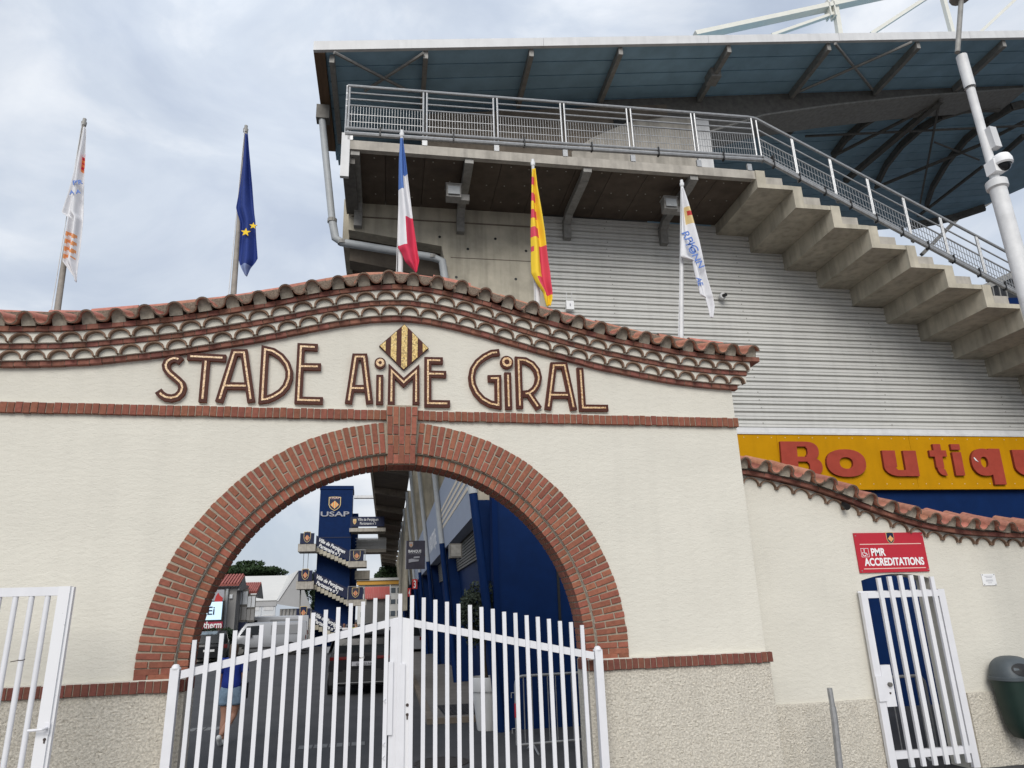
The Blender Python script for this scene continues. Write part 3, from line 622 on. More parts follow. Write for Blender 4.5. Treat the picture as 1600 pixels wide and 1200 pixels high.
# red sign over the doorway
SQ=[(6.381,8.59,2.89),(7.429,8.59,2.904),(7.436,8.59,2.387),(6.373,8.59,2.375)]
sx0=(SQ[0][0]+SQ[3][0])/2; sx1=(SQ[1][0]+SQ[2][0])/2; sz1=(SQ[0][2]+SQ[1][2])/2; sz0=(SQ[2][2]+SQ[3][2])/2
sg=thing('accreditation_sign','red sign reading PMR ACCREDITATIONS above the small barred gate','sign',((sx0+sx1)/2,YV,sz0))
b=MB(); b.box((sx0,YV-.022,sz0),(sx1,YV-.004,sz1)); b.build('sign_board',redp,sg)
sw=sx1-sx0; sh=sz1-sz0; yy=YV-.024
text('lettering','PMR',(sx0+sw*.30,yy,sz0+sh*.50),(1,0,0),(0,0,1),.135,paperw,sg,fit=sw*.205,offset=.0045,extrude=.001)
text('lettering','ACCREDITATIONS',(sx0+sw*.515,yy,sz0+sh*.255),(1,0,0),(0,0,1),.135,paperw,sg,fit=sw*.86,offset=.0045,extrude=.001)
for zz in (.70,.085):
    b=MB(); b.box((sx0+sw*.06,yy-.001,sz0+sh*zz),(sx0+sw*.95,yy+.001,sz0+sh*zz+.011)); b.build('rule_line',pinkw,sg)
b=MB(); ix,iz=sx0+sw*.115,sz0+sh*.50
b.strip([(ix-.055,iz-.055),(ix+.055,iz-.055),(ix+.055,iz+.055),(ix-.055,iz+.055)],.005,yy-.001,yy+.001,closed=True)
b.prism([(ix-.008+.009*math.cos(2*PI*k/10),iz+.036+.009*math.sin(2*PI*k/10)) for k in range(10)],yy-.001,yy+.001)
b.strip([(ix-.008,iz+.024),(ix-.006,iz-.006),(ix+.020,iz-.008),(ix+.030,iz-.034)],.009,yy-.002,yy+.001)
b.strip([(ix-.012+.026*math.cos(a),iz-.016+.026*math.sin(a)) for a in [R(110)+R(230)*k/14 for k in range(15)]],.008,yy-.001,yy+.001)
b.build('wheelchair_symbol',paperw,sg)
def shield(name,o,ux,w,h,parent,top=True,mb=navyd,rim=goldp):      # club crest: shield with a striped lozenge
    ux=Vector(ux).normalized(); nn=ux.cross(Vector((0,0,1))); o=Vector(o)
    def P(x,z,d): return o+ux*(x*w/2)+Vector((0,0,z*h/2))+nn*d
    ol=[(-1,.95),(0,1),(1,.95),(1,-.15),(.8,-.55),(.45,-.82),(0,-1),(-.45,-.82),(-.8,-.55),(-1,-.15)]
    b=MB()
    def poly(pts,d,mi):
        n=len(pts); b.add([P(x,z,d) for x,z in pts]+[P(x,z,d-.006) for x,z in pts],[tuple(range(n)),tuple(range(2*n-1,n-1,-1))]+[(i,(i+1)%n,(i+1)%n+n,i+n) for i in range(n)],mi)
    poly(ol,.003,0); poly([(x*.88,z*.91) for x,z in ol],.006,1)
    lozp=[(0,.42),(.72,-.15),(0,-.72),(-.72,-.15)]
    for k in range(7):
        a=-.72+1.44*k/7; q=clip(lozp,a,a+1.44/7)
        if len(q)>2: poly(q,.009+.0004*k,3 if k%2 else 2)
    return b.build(name,[rim,mb,orangep if top else goldp,goldp if top else redpr],parent)
shield('crest',(sx0+sw*.515,yy,sz0+sh*.865),(1,0,0),.115,.155,sg,top=True)
for x,z in ((.02,.93),(.98,.93),(.03,.05),(.98,.05)):
    b=MB(); b.tube([(sx0+sw*x,yy+.003,sz0+sh*z),(sx0+sw*x,yy-.003,sz0+sh*z)],.008,8); b.build('screw',steelg,sg)
# white notice
nq=[(8.238,8.6,2.329),(8.453,8.6,2.324),(8.451,8.6,2.172),(8.237,8.6,2.177)]; nx0=nq[3][0]; nx1=nq[1][0]; nz0=nq[3][2]; nz1=nq[0][2]
nt_=thing('notice_plate','small white notice plate screwed to the wall right of the red sign','notice',((nx0+nx1)/2,YV,nz0))
b=MB(); b.box((nx0,YV-.012,nz0),(nx1,YV-.002,nz1)); b.build('plate',paperw,nt_)
for k,(w,z) in enumerate(((.6,.78),(.45,.66),(.5,.45),(.55,.36),(.3,.2))):
    b=MB(); b.box((nx0+(nx1-nx0)*(.5-w/2),YV-.0135,nz0+(nz1-nz0)*z),(nx0+(nx1-nx0)*(.5+w/2),YV-.011,nz0+(nz1-nz0)*(z+.035))); b.build('text_line',greyp,nt_)
for x,z in ((.08,.92),(.92,.92),(.08,.08),(.92,.08)):
    b=MB(); b.tube([(nx0+(nx1-nx0)*x,YV-.010,nz0+(nz1-nz0)*z),(nx0+(nx1-nx0)*x,YV-.015,nz0+(nz1-nz0)*z)],.007,8); b.build('screw',steelg,nt_)
# green bin
bt=thing('litter_bin','dark green wall bin with a grey hooded lid beside the small gate','bin',(8.17,8.37,.33))
b=MB(); prof=[]
def binring(z,w,d,n=24): return [(8.17+.82*w*math.copysign(abs(math.cos(a))**.7,math.cos(a)),8.36+d*math.copysign(abs(math.sin(a))**.7,math.sin(a)),z) for a in [2*PI*k/n for k in range(n)]]
def loft(b,rings,mi=0,cap=(1,1)):
    n=len(rings[0]); vs=[p for r in rings for p in r]
    b.add(vs,[(i*n+k,i*n+(k+1)%n,(i+1)*n+(k+1)%n,(i+1)*n+k) for i in range(len(rings)-1) for k in range(n)],mi)
    if cap[0]: b.add(rings[0],[tuple(range(n-1,-1,-1))],mi)
    if cap[1]: b.add(rings[-1],[tuple(range(n))],mi)
loft(b,[binring(.33,.10,.09),binring(.345,.16,.14),(binring(.40,.20,.17)),binring(.50,.245,.19),binring(.72,.285,.205),binring(1.02,.325,.22)]); b.build('bin_body',bin_m,bt,smooth=True)
b=MB(); loft(b,[binring(1.015,.345,.235),binring(1.05,.35,.24),binring(1.055,.335,.228)]); b.build('rim',bin_l,bt,smooth=True)
b=MB(); hood=[]
nA=12
for j in range(nA+1):
    t=j/nA; z=1.055+.245*math.sin(t*PI/2); s=math.cos(t*PI/2)**.75 if t<1 else .02
    hood.append([(x,y,zz) for x,y,zz in [(8.17+(px-8.17)*s,8.36+(py-8.36)*s+.03*t,z) for px,py,_ in binring(0,.325,.222)]])
loft(b,hood,0,(0,1)); b.build('hood',bin_l,bt,smooth=True)
# dark oval opening in the hood, facing the pavement
b=MB(); ring=[]
def hp(u,v): # point just in front of the hood surface
    t=math.asin(min(1,max(0,(v-1.055)/.245)))/(PI/2); sc=max(.05,math.cos(t*PI/2)**.75)
    ca=min(.999,abs(u)/(.82*.325*sc))**(1/.7); sa=math.sqrt(1-ca*ca)
    return (8.17+u,8.36-.222*sc*sa**.7+.03*t-.006,v)
for k in range(20):
    a=2*PI*k/20; ring.append(hp(-.06+.125*math.cos(a),1.145+.075*math.sin(a)))
b.add(ring+[hp(-.06,1.145)],[(k,(k+1)%20,20) for k in range(20)]); b.build('opening',black,bt)

text('bin_print','ALT\nAGORA',(8.22,8.150,.84),(1,0,0),(0,0,1),.036,greyp,bt,extrude=.001)
# leaning steel handrail end in front of the side wall
b=MB(); hp_=[(5.286,8,1.087),(5.289,8,0.884),(5.289,8,0.75),(5.26,8,0.262)]
b.tube([hp_[0],hp_[1]],.030,8); b.tube([hp_[1],hp_[2],hp_[3],(hp_[3][0]+.02,8.0,0)],.038,8); b.build('handrail_post',galv,smooth=True,**lab('worn grey steel post standing before the side wall','post'))
# ---------------------------------------------------------------- small barred gate (PMR)
YP=8.52
pg=thing('barred_gate','narrow white barred gate closing the doorway under the red sign','gate',(6.9,YP,0))
def bar(name,a,b_,w,d,parent,m=white,y=None):
    q=MB(); q.beam(a,b_,w,d,up=(0,1,0) if abs(a[2]-b_[2])>abs(a[0]-b_[0]) else (0,0,1)); return q.build(name,m,parent)
bar('stile',(6.315,YP,.03),(6.315,YP,2.135),.095,.05,pg); bar('stile',(7.475,YP,.03),(7.475,YP,2.15),.095,.05,pg)
bar('top_rail',(6.3625,YP,2.10),(7.4275,YP,2.10),.06,.078,pg); bar('bottom_rail',(6.3625,YP,.235),(7.4275,YP,.235),.06,.085,pg); bar('head_rail',(6.27,YP+.035,2.14),(7.52,YP+.035,2.14),.02,.02,pg)
for k,x in enumerate((6.55,6.71,6.872,7.036,7.19,7.345)):
    q=MB(); q.beam((x,YP-.045,.10),(x,YP-.045,2.30+.035*math.sin((k+.5)/6*PI)),.056,.034,up=(0,1,0)); q.build('bar',white_chip if k in (2,3,4) else white,pg)
b=MB(); b.box((6.36,YP-.035,.775),(6.50,YP+.03,1.255)); lk=b.build('lock_case',white,pg)
b=MB(); b.box((6.262,YP-.045,.84),(6.37,YP-.03,1.13)); b.build('lock_cover',white,lk)
b=MB(); b.tube([(6.44,YP-.034,1.03),(6.44,YP-.07,1.03)],.026,10); b.build('knob',steeld,lk)
b=MB(); b.tube([(6.435,YP-.034,.93),(6.435,YP-.041,.93)],.013,8); b.build('keyhole',rust,lk)
# ---------------------------------------------------------------- double gate in the arch
YG=8.0
for x,l in ((-1.806,'white steel gate post with a domed cap at the left foot of the arch'),(2.527,'white steel gate post with a domed cap at the right foot of the arch')):
    t=thing('gate_post',l,'gate post',(x,YG,0),'gate posts')
    b=MB(); b.box((x-.042,YG-.042,0),(x+.042,YG+.042,1.605)); b.build('shaft',white,t)
    b=MB(); b.lathe([(.0,.048),(.022,.044),(.036,.030),(.040,.014),(.052,.012),(.052,0),(0,0)],14,(x,YG,1.605)); b.build('cap',white,t,smooth=True)
def leaf(sgn,xh,xc,label,bars):
    t=thing('gate_leaf',label,'gate leaf',((xh+xc)/2,YG,.06),'leaves of the double gate')
    zr=lambda x:1.553+abs(x-xh)*.205
    q=MB(); w=.076
    xa,xb=(xh,xc) if sgn>0 else (xc,xh)
    q.hexa([(xa,YG-.02,zr(xa)-w/2),(xb,YG-.02,zr(xb)-w/2),(xb,YG+.02,zr(xb)-w/2),(xa,YG+.02,zr(xa)-w/2),(xa,YG-.02,zr(xa)+w/2),(xb,YG-.02,zr(xb)+w/2),(xb,YG+.02,zr(xb)+w/2),(xa,YG+.02,zr(xa)+w/2)]); q.build('top_rail',white,t)
    q=MB(); q.box((xa,YG-.02,.10),(xb,YG+.02,.18)); q.build('bottom_rail',white,t)
    xs_=xc-sgn*.052
    q=MB(); q.box((xs_-.050,YG-.027,.06),(xs_+.050,YG+.023,zr(xs_)+.03)); st=q.build('meeting_stile',white_chip if sgn<0 else white,t)
    for k,(x,z) in enumerate(bars):
        q=MB(); jz=random.uniform(-.006,.006); q.box((x-.0205,YG-.045,.07),(x+.0205,YG-.021,z+jz)); q.build('bar',white_bar if k%2 else white,t)
    return t,st
bl=[(-1.648+.1253*k,1.868+(.125*k)*.2015) for k in range(16)]
lf,st=leaf(1,-1.75,.372,'left leaf of the white double gate with bars rising to the middle',bl)
b=MB(); b.box((.255,YG-.052,.9),(.305,YG-.028,1.585)); b.build('cover_strip',white,lf)
for z in (1.22,.82,.70):
    b=MB(); b.tube([(.235,YG-.05,z-.02),(.215,YG-.055,z),(.235,YG-.05,z+.02)],.006,6); b.build('hook',white,lf)
br=[(.366+.1242*k,2.262-(.1242*k)*.192) for k in range(17)]
lf,st=leaf(-1,2.478,.376,'right leaf of the white double gate with bars falling to the right',br)
b=MB(); b.box((.37,YG-.055,.5),(.425,YG-.028,1.56)); b.build('cover_strip',white,lf)
b=MB(); b.tube([(.455,YG-.0275,1.165),(.455,YG-.034,1.165)],.016,10); b.build('keyhole',rust,lf)
b=MB(); b.tube([(.455,YG-.0275,1.075),(.455,YG-.034,1.075)],.015,10); b.box((.448,YG-.033,1.03),(.462,YG-.0275,1.07)); b.build('keyhole',rust,lf)
# ---------------------------------------------------------------- open side gate at the left edge
YS=7.2
sg2=thing('side_gate','white barred gate standing open before the wall at the left, with lever handle','gate',(-3.05,YS,.05))
e_=[(-2.652,7.2,2.309),(-2.552,7.2,2.356),(-2.612,7.2,0.957),(-2.555,7.2,0.928),(-3.131,7.2,2.354),(-3.12,7.2,2.29)]
xr=e_[1][0]; zt=e_[4][2]
bar('top_rail',(-3.9,YS,zt-.015),(xr-.10,YS,zt-.015),.05,.075,sg2); b=MB(); b.box((xr-.105,YS-.03,.05),(xr-.012,YS+.03,zt+.024)); stl=b.build('stile',white_chip,sg2)
b=MB(); b.box((xr-.012,YS-.012,.05),(xr+.012,YS+.034,zt+.018)); b.build('stop_edge',white_chip,sg2)
bar('bottom_rail',(-3.9,YS,.16),(xr-.105,YS,.16),.05,.08,sg2)
bx=[(-2.743,7.2,2.263),(-2.871,7.2,2.267),(-2.997,7.2,2.27),(-3.127,7.2,2.274)]
for p in bx+[(bx[-1][0]-.125*k,0,0) for k in (1,2,3,4)]:
    b=MB(); b.tube([(p[0],YS-.0,.20),(p[0],YS-.0,zt-.05)],.0235,10); b.build('bar',white,sg2,smooth=True)
hz=[(-2.578,7.15,1.235),(-2.702,7.15,1.228),(-2.584,7.15,1.149)]
b=MB(); b.tube([(hz[0][0],YS-.03,hz[0][2]),(hz[0][0],YS-.07,hz[0][2]),(hz[0][0]-.015,YS-.085,hz[0][2]-.004),(hz[1][0],YS-.085,hz[1][2])],.011,8); b.box((hz[0][0]-.02,YS-.036,hz[0][2]-.05),(hz[0][0]+.02,YS-.03,hz[0][2]+.04)); b.build('lever_handle',white,sg2,smooth=True)
b=MB(); b.tube([(hz[2][0],YS-.0305,hz[2][2]),(hz[2][0],YS-.036,hz[2][2])],.012,8); b.box((hz[2][0]-.006,YS-.0355,hz[2][2]-.03),(hz[2][0]+.006,YS-.0305,hz[2][2])); b.build('keyhole',rust,sg2)
for (u,p) in ((0,bx[1]),(1,bx[2])):
    z=[(-2.764,7.2,1.78),(-2.739,7.2,1.093)][u][2]
    b=MB(); b.tube([(p[0]+.026*math.cos(a),YS+.026*math.sin(a),z+.004*math.sin(a)) for a in [2*PI*k/10 for k in range(11)]]+[(p[0]-.07,YS-.03,z-.012)],.0035,5); b.build('cable_tie',rust,sg2)
# ---------------------------------------------------------------- grandstand
stand=thing('grandstand','concrete grandstand with stepped underside, ribbed grey cladding and blue metal roof','stadium stand',tuple(s2w((6,20,0))))
D0,DF=13.9,11.95
def SB(): return MB(stand=True)
def xl(z): return 2.15-.105*z            # leaning back line of the stand
# end wall: concrete part
b=SB(); b.prism([(xl(5.5),5.5),(3.30,5.5),(3.30,10.64),(-1.02,10.64),(-1.0,9.97),(1.0,9.69),(1.13,9.0)],D0,D0+.35); b.build('end_wall',conc,stand)
hb=SB()
for u in [(0.959,13.895,9.916),(2.195,13.895,9.945),(1.577,13.895,9.654),(1.318,13.895,8.957),(2.626,13.895,8.977),(2.881,13.895,9.683)]: hb.tube([(u[0],D0-.004,u[2]),(u[0],D0+.02,u[2])],.032,10)
hb.build('formwork_hole',black,stand,kind='stuff')
jb_=SB(); jb_.box((1.2,D0-.006,9.42),(3.28,D0+.002,9.435)); jb_.box((-.95,D0-.012,10.28),(3.28,D0+.002,10.31)); jb_.build('pour_joint',concd,stand)
# ribbed cladding: trapezoid profile, four lengths of sheet
PR=.1765; prof=[(0,.045),(.042,-.05),(.094,-.05),(.100,-.030),(.108,-.05),(.172,-.05),(.1765,.045)]
def cladding(x0,x1):
    z=5.66; pts=[]
    while z<10.7:
        for dz,dd in prof[:-1]: pts.append((z+dz,D0+.05+dd))
        z+=PR
    b=SB(); cuts=[x0]+[7.5+.8075*k for k in range(20) if x0<7.5+.8075*k<x1]+[x1]
    for xa,xb in zip(cuts[:-1],cuts[1:]):
        k=int(((xa+xb)/2-7.5)/.8075) if (xa+xb)/2>7.5 else -1
        top=10.375-.4225*k+.06 if k>=0 else 10.64
        P_=[p for p in pts if p[0]<top]; n=len(P_)
        if n<2: continue
        b.add([(xa,d,zz) for zz,d in P_]+[(xb,d,zz) for zz,d in P_],[(i,i+1,n+i+1,n+i) for i in range(n-1)])
    return b.build('cladding_sheet',clad,stand,fix=False)
cx=[3.302,6.35,9.5,12.7,16.4]
for a,c in zip(cx[:-1],cx[1:]): cladding(a,c)
b=SB(); b.prism([(3.3,5.5),(22.3,5.5),(16.2,6.0),(7.6,10.3),(3.3,10.6)],D0+.07,D0+.2); b.build('backing_wall',steeld,stand)
sc_=SB()
for x in [4.9+3.1*k for k in range(5)]:
    z=5.66+.05; k=0
    while z<(10.5 if x<7.3 else 10.1-.523*(x-7.5)):
        xx=x+random.uniform(-.05,.05)-(z-6)*.03; sc_.box((xx-.012,D0-.003,z+.06),(xx+.012,D0+.007,z+.084)); z+=PR*(1 if k%3 else 2); k+=1
sc_.build('cladding_screws',steelg,stand,kind='stuff')
b=SB(); b.box((2.0,D0+.06,5.55),(22.3,D0-.06,5.665)); b.build('flashing',fascia,stand)
# lower navy wall of the end
b=SB(); b.box((2.02,D0,0),(22.3,D0+.3,4.30)); b.build('shop_wall',navy,stand)
b=SB(); b.box((1.98,D0-.035,0),(2.09,D0+.3,4.36)); b.build('corner_trim',navym,stand)
b=SB(); b.box((3.22,D0-.02,0),(3.27,D0+.01,4.3)); b.build('panel_joint',black,stand)
b=SB(); b.box((2.0,D0-.03,4.30),(22.3,D0+.3,4.34)); b.build('lintel',steeld,stand)
# tiers
NT=15; TX,TZ=7.50,10.375; tr,ri_=.8075,.4225
for k in range(NT):
    x=TX+tr*k; z=TZ-ri_*k
    b=SB(); top=z+ri_+.10 if k else z+.55
    b.prism([(x,z),(x+tr-.004,z),(x+tr-.004,z+.10),(x+.21,z+.10),(x+.21,top),(x,top)] if k else [(x,z),(x+tr-.004,z),(x+tr-.004,z+.10),(x+.21,z+.10),(x+.21,z+.42),(x,z+.42)],DF-.05+.01*(k%2),D0+.2)
    b.build('tier_beam',conc,stand)
    b=SB(); b.box((x+.22,DF+.0,z+.102),(x+.62,DF+.9,z+.30)); b.build('step_block',concl,stand)
# gangway: soffit boards, edge beam
nb=11; bw=(7.49+1.0)/nb
for k in range(nb):
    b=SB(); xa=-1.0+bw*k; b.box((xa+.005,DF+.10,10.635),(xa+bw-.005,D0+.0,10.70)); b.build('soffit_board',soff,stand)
b=SB(); b.box((-1.0,DF+.12,10.70),(7.5,D0,10.84)); b.build('gangway_slab',concd,stand)
tb=SB()
for k in range(nb):
    for fx in (.25,.75):
        for d in (12.2,12.85,13.5):
            x=-1.0+bw*(k+fx)+random.uniform(-.03,.03); d+=random.uniform(-.04,.04); tb.tube([(x,d,10.637),(x,d,10.629)],.016,8)
tb.build('form_tie_marks',concl,stand,kind='stuff')
b=SB(); b.box((-1.05,DF-.02,10.60),(7.72,DF+.10,10.80)); b.build('edge_beam',concl,stand)
b=SB(); b.box((-1.06,DF-.03,9.98),(-.90,DF+.05,10.95)); b.build('corner_plate',fascia,stand)
b=SB(); b.box((-1.05,DF+.1,10.35),(-.80,D0,10.63)); b.build('side_beam',steeld,stand)
# brackets under the gangway
for x in (-.80,1.41,3.83,6.13):
    b=SB(); w=.085
    b.hexa([(x-w,DF+.02,10.50),(x+w,DF+.02,10.50),(x+w,DF+.3,10.46),(x-w,DF+.3,10.46),(x-w,DF+.02,10.62),(x+w,DF+.02,10.62),(x+w,DF+.3,10.633),(x-w,DF+.3,10.633)])
    b.box((x-w,DF+.3,10.455),(x+w,D0-.35,10.60)); b.hexa([(x-w,D0-.35,10.455),(x+w,D0-.35,10.455),(x+w,D0-.16,10.33),(x-w,D0-.16,10.33),(x-w,D0-.35,10.60),(x+w,D0-.35,10.60),(x+w,D0-.01,10.45),(x-w,D0-.01,10.45)])
    b.hexa([(x-w,D0-.16,10.33),(x+w,D0-.16,10.33),(x+w,D0-.01,10.45),(x-w,D0-.01,10.45),(x-w,D0-.15,10.36),(x+w,D0-.15,10.36),(x+w,D0-.005,10.46),(x-w,D0-.005,10.46)])
    b.box((x-w,D0-.15,10.0),(x+w,D0-.006,10.38)); b.build('bracket',steelg,stand)
# overhang above the alley with cross ribs, leaning columns
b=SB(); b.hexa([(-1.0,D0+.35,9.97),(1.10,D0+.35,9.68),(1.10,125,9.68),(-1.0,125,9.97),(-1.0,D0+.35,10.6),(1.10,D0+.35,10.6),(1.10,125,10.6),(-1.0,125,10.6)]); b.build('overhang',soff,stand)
b=SB(); b.box((-1.14,D0+.3,9.90),(-1.0,125,10.9)); b.build('overhang_edge',conc,stand)
for k in range(14):
    d=14.6+8*k
    b=SB(); b.hexa([(-1.0,d,9.60),(1.2,d,9.22),(1.2,d+.45,9.22),(-1.0,d+.45,9.60),(-1.0,d,9.98),(1.2,d,9.7),(1.2,d+.45,9.7),(-1.0,d+.45,9.98)]); b.build('cross_rib',concd,stand)
    b=SB(); 
    for (z0,z1,m,n) in ((4.25,9.7,conc,'column'),(0,4.25,navy,'column_base')):
        b=SB(); b.hexa([(xl(z0),d,z0),(xl(z0)+.9,d,z0),(xl(z0)+.9,d+.55,z0),(xl(z0),d+.55,z0),(xl(z1),d,z1),(xl(z1)+.9,d,z1),(xl(z1)+.9,d+.55,z1),(xl(z1),d+.55,z1)]); b.build(n,m,stand)
    if k>8: continue
    if k>0:
        for (z0,z1,m) in ((4.1,9.6,pipe_g),(0,4.1,navy)):
            b=SB(); b.tube([(xl(z0)-.10,d-.12,z0),(xl(z1)-.10,d-.12,z1)],.085,10); b.build('downpipe',m,stand,smooth=True)
    else:
        b=SB(); b.tube([(xl(0)-.10,D0-.12,0),(xl(4.25)-.10,D0-.12,4.25)],.085,10); b.build('downpipe',navy,stand,smooth=True)
        b=SB(); b.tube([(xl(4.25)-.10,D0-.12,4.25),(xl(5)-.1,D0-.12,5.0)],.095,10); b.build('downpipe',pipe_g,stand,smooth=True)
stripe_m=mat('stripe_pale',(.72,.62,.48),.6)
# alley face between the columns
b=SB(); z0,z1=0,9.6; b.hexa([(xl(z0)+.40,D0+.35,z0),(xl(z0)+.9,D0+.35,z0),(xl(z0)+.9,125,z0),(xl(z0)+.40,125,z0),(xl(z1)+.40,D0+.35,z1),(xl(z1)+.9,D0+.35,z1),(xl(z1)+.9,125,z1),(xl(z1)+.40,125,z1)]); 
bl_=SB(); z0,z1=0,3.95; bl_.hexa([(xl(z0)+.34,D0+.35,z0),(xl(z0)+.38,D0+.35,z0),(xl(z0)+.38,60,z0),(xl(z0)+.34,60,z0),(xl(z1)+.34,D0+.35,z1),(xl(z1)+.38,D0+.35,z1),(xl(z1)+.38,60,z1),(xl(z1)+.34,60,z1)])
b.build('back_wall',conc,stand); bl_.build('shop_front',navy,stand)
for k in range(4):
    d=14.6+8*k
    b=SB(); z0,z1=3.95,5.72; x0,x1=xl(z0)-.02,xl(z1)-.02; b.hexa([(x0,d+.56,z0),(x0+.3,d+.56,z0),(x0+.3,d+7.98,z0),(x0,d+7.98,z0),(x1,d+.56,z1),(x1+.3,d+.56,z1),(x1+.3,d+7.98,z1),(x1,d+7.98,z1)]); bd_=b.build('sign_band',bandg,stand)
    ls=SB()
    for q in range(9):
        z=3.25+.075*q; ls.box((xl(z)+.28,d+.6,z),(xl(z)+.33,d+7.9,z+.055))
    ls.build('roller_shutter',steeld,stand)
    if k in (0,2):
        for q in range(4):      # four pale stripes along the band
            za=4.545+.166*q; zb=za+.082; d0,d1=(15.2,22.4) if k==0 else (31.2,37.6)
            b=SB(); b.hexa([(xl(za)-.028,d0,za),(xl(za)-.015,d0,za),(xl(za)-.015,d1,za),(xl(za)-.028,d1,za),(xl(zb)-.028,d0,zb),(xl(zb)-.015,d0,zb),(xl(zb)-.015,d1,zb),(xl(zb)-.028,d1,zb)])
            b.build('stripe',stripe_m if k==0 else yel,bd_)
    if k==1:
        up=Vector((-.105,0,1)).normalized(); c=s2w((xl(4.62)-.024,d+5.2,4.62)); text('lettering','LA BOUTIQUE',c,SROT@Vector((0,-1,0)),SROT@up,.78,paperw,bd_,fit=4.3,offset=.012,extrude=.002)
# far part of the stand back: ribbed grey wall
b=SB(); 
for k in range(24):
    d=52+1.2*k; b.box((1.15,d,2.3),(1.35,d+.35,9.6))
b.build('far_fins',conc,stand,kind='stuff')
# gangway back wall and white boards
b=SB(); b.prism([(.55,10.84),(6.62,10.84),(6.62,14.0),(.55,13.1)],D0,D0+.3); b.build('upper_wall',concd,stand)
b=SB(); b.box((-1.0,D0+1.9,10.84),(6.6,D0+2.1,14.0)); b.build('inner_wall',steeld,stand)
wp=[(4.07,13.86,12.341),(4.601,13.86,12.784),(5.526,13.86,13.313),(6.54,13.86,13.564),(7.222,13.86,13.651),(7.653,13.86,13.56),(7.62,13.86,12.471)]
b=SB(); b.prism([(p[0],p[2]) for p in wp[:5]]+[(wp[4][0],10.85),(wp[0][0],10.85)],D0-.06,D0-.005); b.build('white_board',concl,stand)
b=SB(); b.prism([(wp[4][0]+.03,10.85),(wp[4][0]+.03,wp[4][2]),(wp[5][0],wp[5][2]),(wp[6][0],10.85)],D0-.08,D0-.005); b.build('white_board',fascia,stand)
b=SB()
dk=[(5.191,13.88,13.52),(5.636,13.88,13.564)]
b.box((dk[0][0],D0-.02,11.9),(dk[1][0],D0,13.4)); b.build('slot',black,stand)
# roof
RX0,RZ0,RSL=-1.728,13.061,.145654
def rz(x,off=0): return RZ0+RSL*(x-RX0)-off
def rplate(poly,z0,z1,name,m,parent=stand,**k):      # poly of (x,d)
    b=SB(); n=len(poly); vs=[(x,d,rz(x)+z0) for x,d in poly]+[(x,d,rz(x)+z1) for x,d in poly]
    b.add(vs,[tuple(range(n)),tuple(range(2*n-1,n-1,-1))]+[(i,(i+1)%n,(i+1)%n+n,i+n) for i in range(n)]); return b.build(name,m,parent,**k)
edge=[(19.315,15.688,16.126),(20.37,17.239,16.28),(21.817,19.477,16.491),(22.825,21.003,16.638)]
ex=[(p[0],p[1]) for p in edge]
def xr_at(d):
    pts=[(26,10),(ex[0][0]+2.5,12)]+[(x,dd) for x,dd in ex]+[(20.5,22.4)]
    for (xa,da),(xb,db) in zip(pts[:-1],pts[1:]):
        if da<=d<=db: return xa+(xb-xa)*(d-da)/(db-da)
    return 20.5
d=12.22; st_=.44
while d<22.2:
    xa=RX0+.25 if d<16 else (6.7 if d>15.5 else 0)
    rplate([(xa,d),(xr_at(d),d),(xr_at(d+st_),d+st_-.03),(xa,d+st_-.03)],.0,.05,'roof_sheet',roofb)
    d+=st_
rplate([(RX0+.2,12.22),(26,12.22),(26,16),(22.6,21.5),(20.4,22.3),(6.7,22.3),(6.7,16),(RX0+.2,16)],.05,.12,'roof_deck',roofb)
fx=[RX0,3.1,7.0,10.4,14.1,17.8,22,26.2]
for a,c in zip(fx[:-1],fx[1:]):
    b=SB(); c-=.006; b.hexa([(a,12.14,rz(a)-.02),(c,12.14,rz(c)-.02),(c,12.22,rz(c)-.02),(a,12.22,rz(a)-.02),(a,12.14,rz(a)+.20),(c,12.14,rz(c)+.20),(c,12.22,rz(c)+.20),(a,12.22,rz(a)+.20)]); b.build('fascia',fascia,stand)
b=SB(); b.hexa([(RX0,12.23,rz(RX0)-.02),(RX0+.22,12.23,rz(RX0)-.02),(RX0+.22,15.5,rz(RX0)-.02),(RX0,15.5,rz(RX0)-.02),(RX0,12.23,rz(RX0)+.18),(RX0+.22,12.23,rz(RX0)+.2),(RX0+.22,15.5,rz(RX0)+.2),(RX0,15.5,rz(RX0)+.18)]); b.build('eave_board',wood,stand)
b=SB(); b.beam((RX0+.36,12.3,rz(RX0+.36)-.10),(RX0+.36,15.0,rz(RX0+.36)-.10),.10,.2); b.build('rafter',steelg,stand)
for x in (.55,2.84,4.89,7.54,10.15,12.64,15.18,17.8):
    b=SB(); b.beam((x,12.24,rz(x)-.10),(x,13.95,rz(x)-.10),.10,.20); b.build('rafter',steelg,stand)
b=SB(); b.box((7.54-.13,12.95,rz(7.54)-.26),(7.54+.13,13.3,rz(7.54)-.02)); b.build('junction_box',steelg,stand)
for a,c in (([(10.238,12.125,14.684),(12.482,13.805,15.011)]),([(10.185,13.826,14.656),(12.342,12.108,14.971)]),([(0.505,12.18,13.267),(-0.734,13.272,13.086)]),([(-1.31,12.093,12.982),(0.246,13.312,13.209)])):
    b=SB(); b.tube([a,c],.035,6); b.build('brace',steelg,stand,smooth=True)
